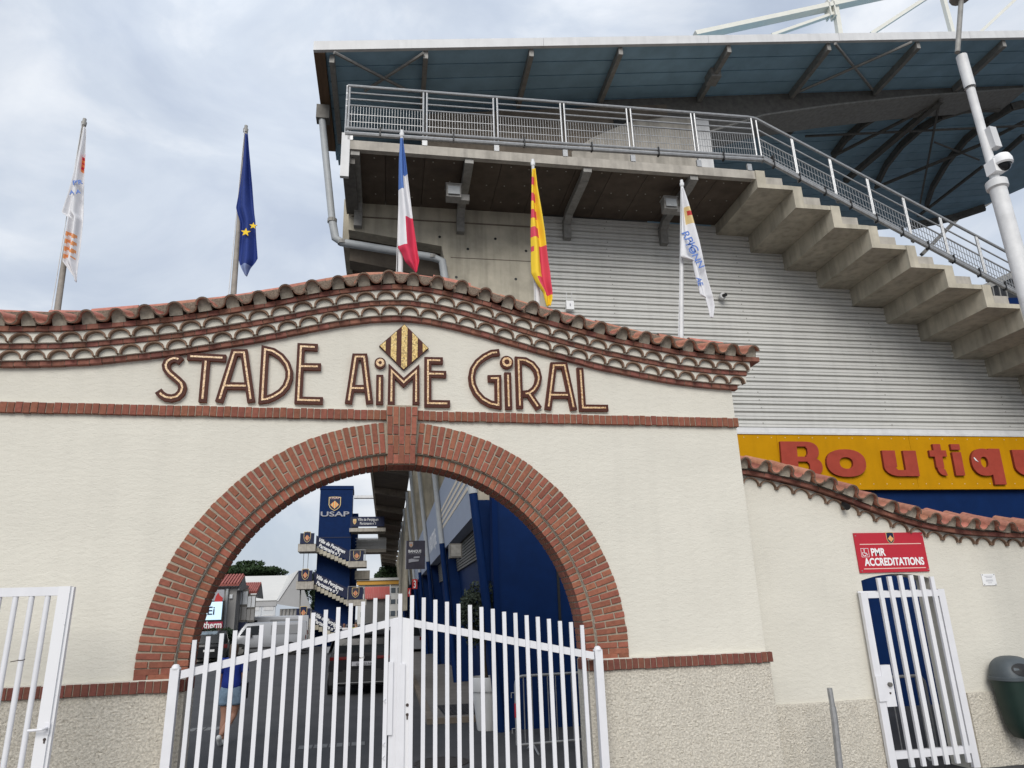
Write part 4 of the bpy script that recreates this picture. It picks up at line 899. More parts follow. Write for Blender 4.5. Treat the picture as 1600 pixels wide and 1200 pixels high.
# main roof beam
bp=[(4.905,14,13.119),(7.4,14,13.205),(9.242,14,13.982),(11.333,14,14.516),(13.73,14,15.036),(17.56,14,15.729)]
xs=[p[0] for p in bp]; zs=[p[2] for p in bp]
b=SB()
for i in range(len(bp)-1):
    a,c=bp[i],bp[i+1]
    b.hexa([(a[0],13.98,a[2]),(c[0],13.98,c[2]),(c[0],14.75,c[2]),(a[0],14.75,a[2]),(a[0],13.98,rz(a[0])-.01),(c[0],13.98,rz(c[0])-.01),(c[0],14.75,rz(c[0])-.01),(a[0],14.75,rz(a[0])-.01)])
b.build('roof_beam',steeld,stand)
b=SB()
for i in range(len(bp)-1):
    a,c=bp[i],bp[i+1]; b.hexa([(a[0],13.9,a[2]-.05),(c[0],13.9,c[2]-.05),(c[0],14.85,c[2]-.05),(a[0],14.85,a[2]-.05),(a[0],13.9,a[2]),(c[0],13.9,c[2]),(c[0],14.85,c[2]),(a[0],14.85,a[2])])
b.build('beam_flange',steelg,stand)
# arched ribs and struts under the far roof
for rib in ([(10.936,15.501,14.766),(11.005,14.961,14.776),(11.303,14.717,14.819),(11.849,14.659,14.899),(12.453,14.825,14.987),(12.475,14.434,14.99)],[(13.247,16.765,15.103),(13.117,15.939,15.084),(13.208,15.277,15.097),(13.431,14.837,15.129),(13.926,14.685,15.201),(14.719,14.819,15.317)],[(16.187,18.65,15.531),(15.653,17.408,15.453),(15.418,16.413,15.419),(15.435,15.61,15.421),(15.691,15.056,15.458),(16.33,14.726,15.551),(17.471,14.787,15.718)],[(19.611,20.377,16.029),(18.764,19.048,15.906),(18.03,17.502,15.799),(17.644,16.262,15.743),(17.651,15.361,15.744),(17.89,14.764,15.779),(18.213,14.643,15.826)]):
    b=SB(); 
    for a,c in zip(rib[:-1],rib[1:]): b.beam(a,c,.10,.22)
    b.build('arched_rib',steeld,stand)
for (a,c),w in (([(14.493,17.991,15.124),(14.834,14.102,15.174)],.16),([(14.732,14.036,15.109),(18.818,19.804,15.704)],.05),([(11.482,15.466,14.685),(19.017,15.482,15.783)],.05),([(16.013,18.572,15.345),(18.198,16.403,15.664)],.08),([(19.551,20.812,15.841),(19.471,17.604,15.829)],.08),([(13.063,16.566,14.916),(14.88,14.157,15.18)],.07),([(16.302,16.085,15.387),(19.004,17.233,15.781)],.04),([(18.284,16.495,15.726),(18.886,15.339,15.814)],.08),([(19.862,17.095,16.006),(19.718,16.144,15.985)],.14)):
    b=SB(); b.beam(a,c,w,w); b.build('strut',steeld,stand)
fe=[(20.169,22.005,16.191),(21.864,21.544,16.438),(22.704,20.891,16.56)]
b=SB(); b.beam(fe[0],fe[1],.2,.35); b.beam(fe[1],fe[2],.2,.35); b.build('end_beam',steeld,stand)
lg=[(22.296,24,16.063),(25.014,24,18.382)]; b=SB(); b.beam(lg[0],lg[1],.14,.14); b.build('strut',steeld,stand)
lg=[(23.817,22,17.323),(27.765,22,19.719)]; b=SB(); b.beam(lg[0],lg[1],.16,.2); b.build('strut',steeld,stand)
# truss standing on the roof
for (a,c),w,h in (([(9.327,17,19.44),(18.013,17,22.647)],.16,.30),([(12.046,17,19.788),(14.675,17,21.102)],.10,.14),([(14.585,17,20.113),(14.668,17,21.711)],.16,.16),([(15.772,17,20.319),(18.51,17,22.371)],.12,.14),([(19.043,17,20.684),(19.057,17,22.507)],.14,.14),([(20.087,17,20.874),(22.336,17,22.916)],.10,.10),([(21.942,17,21.169),(23.44,17,22.239)],.10,.10)):
    b=SB(); b.beam(a,c,w,h,up=(0,1,0)); b.build('truss_member',cream,stand)
nd=[(14.337,16.9,21.175),(14.509,16.9,21.198)]
b=SB(); b.box((nd[0][0]-.03,16.85,nd[0][2]-.35),(nd[0][0]+.02,17.15,nd[0][2]+.35)); b.box((nd[1][0]-.02,16.85,nd[1][2]-.35),(nd[1][0]+.03,17.15,nd[1][2]+.35)); b.build('node_plate',cream,stand)
# ---------------------------------------------------------------- railings
rail=thing('gangway_railing','galvanised railing with mesh panels along the upper gangway of the stand','railing',tuple(s2w((3.3,DF,10.8))))
def tubeS(name,pts,r,parent,m=galv,seg=8):
    b=SB(); b.tube(pts,r,seg); return b.build(name,m,parent,smooth=True)
def panel(x0,z0,x1,z1,h,parent,mesh_h,dens):     # sloped panel between two posts; z = foot
    zz=lambda x:z0+(z1-z0)*(x-x0)/(x1-x0)
    for x in (x0,x1): tubeS('post',[(x,DF,zz(x)-.02),(x,DF,zz(x)+h)],.022,parent)
    for q in (.60,.74,.88) if mesh_h>.5 else (.56,.78): tubeS('rail',[(x0,DF,z0+h*q),(x1,DF,z1+h*q)],.017,parent)
    b=SB(); n=int((x1-x0)/dens)
    for k in range(1,n):
        x=x0+(x1-x0)*k/n; b.beam((x,DF,zz(x)+.04),(x,DF,zz(x)+h*.58 if mesh_h>.5 else zz(x)+h*.54),.006,.012)
    for q in ((.1,.24,.40) if mesh_h>.5 else (.1,.25,.40)): b.beam((x0,DF-.004,z0+h*q),(x1,DF-.004,z1+h*q),.010,.010)
    b.build('mesh_panel',galv,parent)
px_=[-.95,.50,.57,1.92,2.0,3.33,3.41,4.77,4.86,6.22,6.30,7.62]
for k in range(6):
    x0,x1=px_[2*k],px_[2*k+1]; f=lambda x:10.98+.014*(x+1)
    panel(x0,f(x0),x1,f(x1),1.06,rail,.6,.055)
tubeS('handrail',[(-.99,DF,12.075),(7.55,DF,12.185),(7.70,DF,12.17)],.03,rail); tubeS('foot_tube',[(-1.0,DF-.02,10.94),(3.3,DF-.02,11.0),(7.72,DF-.02,11.085)],.045,rail); tubeS('foot_tube',[(-1.0,DF-.03,11.06),(3.3,DF-.03,11.10),(7.72,DF-.03,11.16)],.028,rail)
for x in (-.9,.53,1.96,3.37,4.81,6.26,7.4):
    b=SB(); b.box((x-.05,DF-.03,10.80),(x+.05,DF+.02,10.96)); b.build('foot',galv,rail)
    b=SB(); b.box((x+.55,DF-.075,10.93+.018*x*.6),(x+.58,DF+.02,11.12+.018*x*.6)); b.build('pipe_clip',black,rail)
# return at the left end
for k in range(6):
    d=DF+.02+.36*k; tubeS('post',[(-1.0,d,10.9),(-1.0,d,12.07)],.022,rail)
for z in (11.6,11.75,11.9,12.07): tubeS('rail',[(-1.0,DF,z),(-1.0,D0-.1,z)],.018,rail)
srail=thing('stair_railing','galvanised railing with mesh panels descending beside the stepped concrete tiers','railing',tuple(s2w((11,DF,8))))
SX_=[7.73,8.53,9.36,10.18,10.97,11.78,12.58,13.39,14.2,15.0,15.8,16.6]; zf=lambda x:11.02-.532*(x-7.73)
for a,c in zip(SX_[:-1],SX_[1:]): panel(a,zf(a)+.03,c-.03,zf(c-.03)+.03,1.06,srail,.3,.062)
tubeS('handrail',[(7.70,DF,12.17),(7.78,DF,12.14),(16.6,DF,zf(16.6)+1.12)],.03,srail); tubeS('foot_tube',[(7.72,DF-.05,11.09),(16.6,DF-.05,zf(16.6)+.05)],.045,srail); tubeS('foot_tube',[(7.72,DF-.05,11.17),(16.6,DF-.05,zf(16.6)+.13)],.025,srail)
for k in range(16):
    x=7.95+.55*k; b=SB(); b.box((x-.013,DF-.10,zf(x)-.01),(x+.013,DF+.0,zf(x)+.17)); b.build('pipe_clip',black,srail)
# downpipe at the back corner
dp=thing('rain_pipe','grey rain pipe bent round the back corner of the stand','pipe',tuple(s2w((-1.3,13.8,9))))
pp=[(-1.672,13.75,12.642),(-1.334,13.75,10.074),(-1.25,13.75,9.665),(-1.101,13.75,9.568),(0.798,13.75,9.329),(1.004,13.75,9.249),(1.071,13.75,8.768)]
tubeS('pipe',[pp[0],pp[1]],.075,dp,pipe_g,12); tubeS('pipe',[pp[1],pp[2],pp[3],pp[4]],.085,dp,pipe_g,12); tubeS('pipe',[pp[4],pp[5],pp[6],(1.55,13.75,5.2)],.085,dp,pipe_g,12)
for p in (pp[1],pp[3],pp[4]): b=SB(); b.lathe([(.10,-.04),(.10,.04)],12,p); b.build('collar',steelg,dp)
b=SB(); b.box((pp[0][0]-.12,13.65,pp[0][2]-.05),(pp[0][0]+.16,13.9,pp[0][2]+.30)); b.build('hopper',steeld,dp)
# small fittings
def flood(px,l):
    t=thing('floodlight',l,'floodlight',tuple(s2w(px)),'floodlights under the gangway')
    x,d,z=px; b=SB(); b.hexa([(x-.20,d-.12,z-.14),(x+.10,d-.12,z-.14),(x+.10,d+.06,z-.18),(x-.20,d+.06,z-.18),(x-.20,d-.16,z+.12),(x+.10,d-.16,z+.12),(x+.10,d+.06,z+.12),(x-.20,d+.06,z+.12)]); b.build('housing',steelg,t)
    b=SB(); b.box((x-.17,d-.165,z-.10),(x+.07,d-.15,z+.08)); b.build('lens',pipe_g,t)
    b=SB(); b.box((x-.22,d-.18,z+.12),(x+.12,d+.08,z+.14)); b.build('visor',steelg,t)
    b=SB(); b.box((x+.10,d-.04,z-.16),(x+.28,d+.10,z-.02)); b.build('gear_box',steelg,t)
fp=[(1.205,12.7,10.252),(5.875,12.7,10.302)]
flood(fp[0],'grey floodlight on the bracket right of the French flag'); flood(fp[1],'small grey floodlight on the bracket left of the rightmost flag')
ap=[(3.774,13.78,8.333)][0]
t=thing('antenna_box','white wireless box with two aerials on the ribbed cladding','antenna',tuple(s2w(ap)))
b=SB(); b.box((ap[0]-.085,13.72,ap[2]-.10),(ap[0]+.085,13.82,ap[2]+.10)); b.build('case',paperw,t)
for s in (-.06,.06): tubeS('aerial',[(ap[0]+s,13.77,ap[2]+.10),(ap[0]+s,13.77,ap[2]+.33)],.007,t,fascia,6)
b=SB(); b.box((ap[0]-.012,13.714,ap[2]-.03),(ap[0]+.012,13.722,ap[2]+.03)); b.build('mark',greyp,t)
cp=[(7.385,13.75,8.729)][0]
t=thing('wall_camera','small round camera on the ribbed cladding right of the rightmost flag','camera',tuple(s2w(cp)))
b=SB(); b.tube([(cp[0],13.84,cp[2]),(cp[0],13.74,cp[2])],.075,14); b.build('ring_base',fascia,t); b=SB(); b.tube([(cp[0],13.75,cp[2]),(cp[0]+.02,13.65,cp[2]-.015)],.038,12); b.build('lens',black,t)
# ---------------------------------------------------------------- yellow shop sign
ys=thing('shop_sign','long yellow sign with red raised letters reading Boutique','sign',tuple(s2w((13,13.8,4.3))))
yx=[5.0,8.2,11.4,14.6,17.8]
for a,c in zip(yx[:-1],yx[1:]):
    b=SB(); b.box((a,13.78,4.345),(c-.006,D0-.01,5.50)); b.build('sign_panel',yel,ys)
b=SB(); b.box((5.0,13.76,5.50),(17.8,D0-.01,5.548)); b.build('top_trim',fascia,ys)
b=SB(); b.box((5.0,13.765,4.295),(17.8,D0-.01,4.345)); b.build('bottom_trim',yel,ys)
rv=SB()
for k in range(40):
    for z in (4.42,5.43): x=5.2+.32*k; rv.tube([(x,13.781,z),(x,13.774,z)],.012,6)
rv.build('rivets',goldp,ys,kind='stuff')
BL=[('B',[(8.206,13.72,5.328),(9.152,13.72,4.566),(8.587,13.72,4.566),(8.716,13.72,5.332)]),
 ('o',[(9.246,13.72,5.166),(10.182,13.72,4.565),(9.649,13.72,4.565),(9.765,13.72,5.169)]),
 ('u',[(10.612,13.72,5.145),(11.443,13.72,4.578),(10.958,13.72,4.579),(11.083,13.72,5.148)]),
 ('t',[(11.786,13.72,5.297),(12.209,13.72,4.592),(11.905,13.72,4.592),(12.076,13.72,5.3)]),
 ('i',[(12.352,13.72,5.302),(12.578,13.72,4.592),(12.369,13.72,4.592),(12.548,13.72,5.303)]),
 ('q',[(12.8,13.72,5.202),(13.582,13.72,4.39),(13.076,13.72,4.391),(13.294,13.72,5.205)]),
 ('u',[(13.903,13.72,5.179),(14.752,13.72,4.577),(14.232,13.72,4.577),(14.409,13.72,5.182)]),
 ('e',[(15.023,13.72,5.185),(15.931,13.72,4.576),(15.381,13.72,4.577),(15.575,13.72,5.189)])]
SXv=SROT@Vector((1,0,0))
def ring2(ox,oz,rx,rz,ix,iz,a0=0,a1=360,n=28,sq=.86):
    A=[R(a0+(a1-a0)*k/n) for k in range(n+1)]; f=lambda c:math.copysign(abs(c)**sq,c)
    return [[(ox+rx*f(math.cos(a)),oz+rz*f(math.sin(a))),(ox+rx*f(math.cos(b)),oz+rz*f(math.sin(b))),(ox+ix*f(math.cos(b)),oz+iz*f(math.sin(b))),(ox+ix*f(math.cos(a)),oz+iz*f(math.sin(a)))] for a,b in zip(A[:-1],A[1:])]
def rect(x0,z0,x1,z1): return [[(x0,z0),(x1,z0),(x1,z1),(x0,z1)]]
GL={'o':[ring2(.5,.5,.5,.5,.17,.21)],'e':[ring2(.5,.5,.5,.5,.20,.24,20,335),rect(.2,.42,.98,.58)],
 'u':[rect(0,.36,.38,1),rect(.62,0,1,1),ring2(.42,.37,.42,.37,.08,.13,180,272,14,1),rect(.40,0,.70,.24)],
 'i':[rect(0,0,1,.74),rect(0,.82,1,1)],
 't':[rect(.27,.25,.72,1),rect(0,.60,1,.80),ring2(.75,.27,.43,.27,.06,.08,180,280)],
 'q':[ring2(.42,.62,.42,.38,.12,.15),rect(.62,0,1,1)],
 'B':[rect(0,0,.40,1),rect(.3,.86,.66,1),rect(.3,.43,.66,.57),rect(.3,0,.68,.14),ring2(.62,.72,.32,.28,.04,.11,-90,90,14),ring2(.64,.28,.36,.28,.05,.12,-90,90,14)]}
for ch,(q0,q1,q2,q3) in BL:
    p0=(q0[0],0,q2[2]); p1=(q1[0],0,q3[2])
    w=p1[0]-p0[0]; h=p1[2]-p0[2]; sh=.07*h if ch=='B' else .035*h; b=SB()
    for i,shape in enumerate(GL[ch]):
        for poly in shape: b.prism([(p0[0]+x*w+(z-.5)*sh,p0[2]+z*h) for x,z in poly],13.715+.0012*i,13.782,0,1)
    b.build('raised_letter',[redt,redd],ys)
b=SB(); q=[(12.866,13.69,4.991)][0]; b.hexa([(q[0],13.70,q[2]),(q[0]+.03,13.70,q[2]-.06),(q[0]+.03,13.712,q[2]-.06),(q[0],13.712,q[2]),(q[0]+.02,13.70,q[2]+.01),(q[0]+.10,13.70,q[2]-.10),(q[0]+.10,13.712,q[2]-.10),(q[0]+.02,13.712,q[2]+.01)]); b.build('paint_scar',paperw,ys)
# ---------------------------------------------------------------- flags and poles
FL=[
[(-3.706,8.52,8.086),(-3.67,8.52,8.09),(-3.713,8.52,7.847),(-3.639,8.52,7.856),(-3.727,8.52,7.586),(-3.608,8.52,7.598),(-3.736,8.52,7.329),(-3.583,8.52,7.344),(-3.744,8.52,7.077),(-3.562,8.52,7.094),(-3.762,8.52,6.829),(-3.538,8.52,6.849),(-3.684,8.52,6.774),(-3.531,8.52,6.788),(-3.677,8.52,6.593),(-3.52,8.52,6.606),(-3.668,8.52,6.355),(-3.502,8.52,6.368),(-3.667,8.52,6.19),(-3.492,8.52,6.202),(-3.591,8.52,6.09),(-3.487,8.52,6.097),(-3.514,8.52,5.991),(-3.478,8.52,5.994),(-3.497,8.52,5.935),(-3.474,8.52,5.936)],
[(-1.762,8.52,8.215),(-1.723,8.52,8.219),(-1.757,8.52,7.968),(-1.688,8.52,7.975),(-1.754,8.52,7.746),(-1.654,8.52,7.756),(-1.767,8.52,7.416),(-1.607,8.52,7.432),(-1.784,8.52,7.094),(-1.566,8.52,7.114),(-1.76,8.52,7.012),(-1.554,8.52,7.03),(-1.716,8.52,6.89),(-1.532,8.52,6.906),(-1.702,8.52,6.684),(-1.508,8.52,6.699),(-1.694,8.52,6.359),(-1.461,8.52,6.375),(-1.676,8.52,6.299),(-1.484,8.52,6.313),(-1.651,8.52,6.241),(-1.526,8.52,6.25),(-1.594,8.52,6.135),(-1.56,8.52,6.137)],
[(0.289,8.52,8.381),(0.323,8.52,8.385),(0.277,8.52,8.01),(0.369,8.52,8.02),(0.279,8.52,7.69),(0.404,8.52,7.702),(0.283,8.52,7.378),(0.445,8.52,7.392),(0.285,8.52,7.071),(0.484,8.52,7.088),(0.285,8.52,6.769),(0.526,8.52,6.788),(0.292,8.52,6.671),(0.538,8.52,6.689),(0.337,8.52,6.605),(0.547,8.52,6.62),(0.386,8.52,6.48),(0.568,8.52,6.493),(0.449,8.52,6.407),(0.553,8.52,6.414),(0.521,8.52,6.315),(0.538,8.52,6.316)],
[(2.163,8.52,8.075),(2.208,8.52,8.08),(2.142,8.52,7.786),(2.22,8.52,7.794),(2.121,8.52,7.46),(2.251,8.52,7.471),(2.102,8.52,7.035),(2.294,8.52,7.05),(2.102,8.52,6.786),(2.311,8.52,6.802),(2.093,8.52,6.581),(2.324,8.52,6.597),(2.091,8.52,6.419),(2.34,8.52,6.436),(2.147,8.52,6.283),(2.344,8.52,6.295),(2.238,8.52,6.129),(2.358,8.52,6.136),(2.252,8.52,6.031),(2.353,8.52,6.037),(2.274,8.52,5.935),(2.326,8.52,5.937)],
[(4.446,8.52,7.99),(4.473,8.52,7.993),(4.385,8.52,7.536),(4.533,8.52,7.549),(4.345,8.52,7.257),(4.574,8.52,7.275),(4.321,8.52,7.073),(4.6,8.52,7.095),(4.288,8.52,6.812),(4.629,8.52,6.836),(4.466,8.52,6.769),(4.633,8.52,6.781),(4.488,8.52,6.506),(4.657,8.52,6.517),(4.519,8.52,6.226),(4.701,8.52,6.237),(4.59,8.52,6.197),(4.708,8.52,6.204),(4.611,8.52,6.059),(4.716,8.52,6.064),(4.637,8.52,5.89),(4.68,8.52,5.892)],
]
PL=[(-3.70,5.3,8.17,'weathered grey flagpole at the left carrying a frayed white flag',pole_d),(-1.745,5.6,8.30,'weathered grey flagpole carrying the dark blue starred flag',pole_d),(.32,6.0,8.47,'white flagpole at the crest of the gate carrying the French flag',pole_w),(2.187,5.6,8.19,'white flagpole carrying the red and yellow striped flag',pole_w),(4.33,5.1,8.07,'white flagpole at the right end of the gate roof',pole_w)]
lean=[-.03,-.02,-.01,.006,.16]
for (x,z0,z1,l,m),ln in zip(PL,lean):
    t=thing('flagpole',l,'flagpole',(x,8.62,z0-1.2),'flagpoles along the gate roof')
    b=MB(); b.tube([(x-ln,8.62,z0-1.2),(x-ln,8.62,z0),(x+ln,8.56,z1)],[.040,.038,.022],10); b.build('pole',m,t,smooth=True)
    b=MB(); b.lathe([(0,-.02),(.03,-.02),(.034,.03),(.022,.05),(.022,.085),(0,.10)],10,(x+ln,8.56,z1)); b.build('finial',m if m is pole_w else steelg,t,smooth=True)
    b=MB(); b.tube([(x-ln-.06,8.60,z0),(x+ln-.01,8.53,z1)],.005,5); b.build('halyard',pole_w,t)
def flag(i,label,cat,colf,mats,folds,amp=.05):
    P=FL[i]; rows=[(P[2*k],P[2*k+1]) for k in range(len(P)//2)]; top=rows[0][0][2]; bot=rows[-1][0][2]
    nj,ni=110,26; vs=[];ts=[]
    zs=[r[0][2] for r in rows]
    for j in range(nj+1):
        z=top+(bot-top)*j/nj
        k=0
        while k<len(rows)-2 and zs[k+1]>z: k+=1
        u=(z-zs[k])/(zs[k+1]-zs[k]) if zs[k+1]!=zs[k] else 0; u=min(max(u,0),1)
        a=Vector(rows[k][0]).lerp(Vector(rows[k+1][0]),u); c=Vector(rows[k][1]).lerp(Vector(rows[k+1][1]),u); w=(c-a).length
        for q in range(ni+1):
            s=q/ni; p=a.lerp(c,s); p.y+=amp*min(1,w/.14)*math.sin(folds*PI*s+.6*math.sin(j*.065)+i)-.02; p.z+=.012*math.sin(7*s+i); vs.append(tuple(p))
    fs=[];mi=[]
    for j in range(nj):
        for q in range(ni):
            fs.append((j*(ni+1)+q,j*(ni+1)+q+1,(j+1)*(ni+1)+q+1,(j+1)*(ni+1)+q)); mi.append(colf((q+.5)/ni,(j+.5)/nj))
    b=MB(); b.v=vs;b.f=fs;b.m=mi
    o=b.build('flag',mats,smooth=True,fix=False,**lab(label,cat,'flags on the poles')); so_=o.modifiers.new('thick','SOLIDIFY'); so_.thickness=.004
    return o,rows
def c1(s,t):
    if .20<t<.30 and s>.62: return 1 if int(t*60)%2 else 2
    if .70<t<.86 and s<.75: return (1 if int((t+s*.05)*44)%2 else 0)
    return 0
def c2(s,t):
    return 1 if t>.93 and s<.8 else 0
def c3(s,t):
    a,c=(.40,.81) if s<.45 else (.29,.61)
    return 0 if t<a else (1 if t<c else 2)
def c4(s,t):
    lim=.62
    if t<.585:
        if s>lim: return 0
        return 1 if any(a<t<c for a,c in ((.063,.123),(.19,.252),(.318,.383),(.447,.515))) else 0
    e=abs(s-(.32+.25*(t-.585)))
    if e<.17 and t<.80: return 0
    if t>.93: return 0
    return 1 if s>.2 or t<.62 else 0
def c5(s,t):
    if .16<t<.30 and s>.55: return 3 if (.2<t<.24 and s>.7) else 2
    return 0
f1,r1=flag(0,'frayed white flag with faded blue letters and orange stripes at the left','flag',c1,[f_white,f_or,f_red],3.0)
f2,r2=flag(1,'dark blue flag with yellow stars and a torn hem','flag',c2,[f_blue,f_pale],2.6)
f3,r3=flag(2,'blue white and red vertical striped flag hanging limp','flag',c3,[f_sky,f_white,f_red],2.3)
f4,r4=flag(3,'red and yellow striped flag rolled round its pole','flag',c4,[f_yel,f_cred],2.5)
f5,r5=flag(4,'white flag with blue letters and a yellow crest at the right','flag',c5,[f_white,bluep,goldp,redpr],2.2)
def star(c,r,m,parent):
    b=MB(); b.prism([(c[0]+(r if k%2==0 else r*.4)*math.sin(PI*k/5),c[2]+(r if k%2==0 else r*.4)*math.cos(PI*k/5)) for k in range(10)],c[1]-.006,c[1]+.004); b.build('star',m,parent)
st2=[(-1.616,8.42,6.698),(-1.517,8.42,6.807)]
star(st2[0],.062,f_yel,f2); star((st2[1][0]-.02,8.44,st2[1][2]),.05,f_yel,f2)
tp=[(4.439,8.43,7.036),(4.485,8.43,6.833),(4.513,8.43,6.41),(-3.656,8.43,7.232),(-3.665,8.43,7.095)]
def ftext(txt,p,ang,size,parent): text('printed_word',txt,p,(math.cos(ang),0,math.sin(ang)),(-math.sin(ang),0,math.cos(ang)),size,bluep,parent,extrude=.002,offset=.002)
ftext('RPIG',tp[0],R(-66),.17,f5); ftext('YONN',tp[1],R(-66),.15,f5); ftext('AE',tp[2],R(-80),.11,f5); ftext("P'R",(tp[3][0]+.03,tp[3][1],tp[3][2]),R(14),.085,f1); ftext('A A',(tp[4][0]+.03,tp[4][1],tp[4][2]),R(14),.075,f1)
# ---------------------------------------------------------------- lamp post with cameras
lx,ly=8.37,7.0
lp=thing('lamp_post','white steel lamp post at the right edge carrying a dome camera','lamp post',(lx,ly,0))
b=MB(); b.tube([(lx,ly,0),(lx,ly,7.42)],.105,16); b.build('lower_pole',pole_w,lp,smooth=True)
b=MB(); b.lathe([(.105,7.36),(.135,7.38),(.135,7.48),(.11,7.5),(.06,7.53),(.06,7.58)],16,(lx,ly,0)); b.build('collar',pole_w,lp,smooth=True)
b=MB(); b.tube([(lx,ly,7.5),(lx,ly,9.05)],.058,12); b.tube([(lx,ly,9.05),(lx,ly,9.62)],.074,12); b.build('upper_pole',pole_w,lp,smooth=True)
b=MB(); b.lathe([(.077,9.04),(.077,9.06)],12,(lx,ly,0)); b.build('joint_band',black,lp)
ar=[(8.199,6.9,9.572),(8.541,6.9,10.635)]
b=MB(); b.tube([ar[0],ar[1]],.036,10); b.build('lamp_arm',steelg,lp,smooth=True)
b=MB(); b.lathe([(0,.12),(.12,.09),(.16,.03),(.15,0),(0,0)],14,ar[1]); b.build('lamp_head',steelg,lp,smooth=True)
cq=[(8.396,6.95,7.72),(8.259,6.95,8.134),(8.233,6.95,7.734),(7.258,6.95,6.893)]
dc=thing('dome_camera','white dome camera on the lamp post at the right edge','camera',(cq[0][0],6.9,cq[0][2]-.1))
c=cq[0]; b=MB(); b.lathe([(0,.13),(.05,.13),(.10,.10),(.125,.03),(.125,-.03),(.105,-.05),(.105,-.03)],18,(c[0]+.03,6.88,c[2])); b.build('housing',paperw,dc,smooth=True)
b=MB(); b.lathe([(.10,-.04),(.085,-.09),(.05,-.125),(0,-.135)],16,(c[0]+.03,6.88,c[2])); b.build('dome',glassd,dc,smooth=True)
b=MB(); b.box((lx-.085,6.88,c[2]-.14),(lx+.075,7.04,c[2]+.05)); b.beam((lx+.03,6.94,c[2]+.02),(c[0]+.01,6.9,c[2]+.08),.06,.07); b.build('bracket',paperw,dc)
c=cq[1]; b=MB(); b.hexa([(lx+.0,6.86,c[2]-.16),(lx+.13,6.88,c[2]-.15),(lx+.13,6.98,c[2]-.15),(lx+.0,6.98,c[2]-.16),(lx-.02,6.86,c[2]+.16),(lx+.11,6.88,c[2]+.17),(lx+.11,6.98,c[2]+.17),(lx-.02,6.98,c[2]+.16)]); b.build('relay_box',fascia,**lab('flat white box strapped to the lamp post above the dome camera','box'))
# ---------------------------------------------------------------- stair tower in the alley
YT=57.0
tw=thing('stair_tower','dark blue stair tower with a crest and zigzag outside stairs','tower',(-8,YT+1,0))
tq=[(-3.74,57,11.647),(-1.338,57,11.904),(-3.694,57,1.121),(-1.097,57,1.03),(-3.672,57,6.961),(-1.201,57,6.925)]
xa,xb=tq[4][0],tq[5][0]; zt=(tq[0][2]+tq[1][2])/2
b=MB(); b.box((xa,YT,0),(xb,YT+3,zt)); b.build('shaft',navy,tw)
b=MB(); b.box((xa-.05,YT-.06,zt-.25),(xb+.06,YT+3.05,zt+.02)); b.build('coping',navy,tw)
for z in (zt-4.0,): b=MB(); b.box((xa,YT-.03,z),(xb,YT-.001,z+.08)); b.build('joint',navyd,tw)
t2=[(-1.372,60,10.053),(-0.756,60,10.05)]
b=MB(); b.box((xb-.2,YT+3.1,0),(t2[1][0],YT+6,t2[1][2])); b.build('rear_shaft',navy,tw)
cr_=[(-2.543,56.95,10.393),(-2.508,56.95,9.579),(-3.003,56.95,10.94),(-2.085,56.95,9.847)]
shield('crest',cr_[0],(1,0,0),(cr_[3][0]-cr_[2][0]),(cr_[2][2]-cr_[3][2])*1.0,tw)
text('lettering','USAP',(cr_[0][0],YT-.04,cr_[0][2]+.43),(1,0,0),(0,0,1),.22,pinkw,tw,fit=.72,extrude=.02)
text('lettering','USAP',(cr_[1][0],YT-.04,cr_[1][2]),(1,0,0),(0,0,1),.52,greyp,tw,fit=2.15,extrude=.03,offset=.01)
def slab(n,a,c,y0,y1,m,parent):
    b=MB(); x0,x1=sorted((a[0],c[0])); z0,z1=sorted((a[2],c[2])); b.box((x0,y0,z0),(x1,y1,z1)); return b.build(n,m,parent)
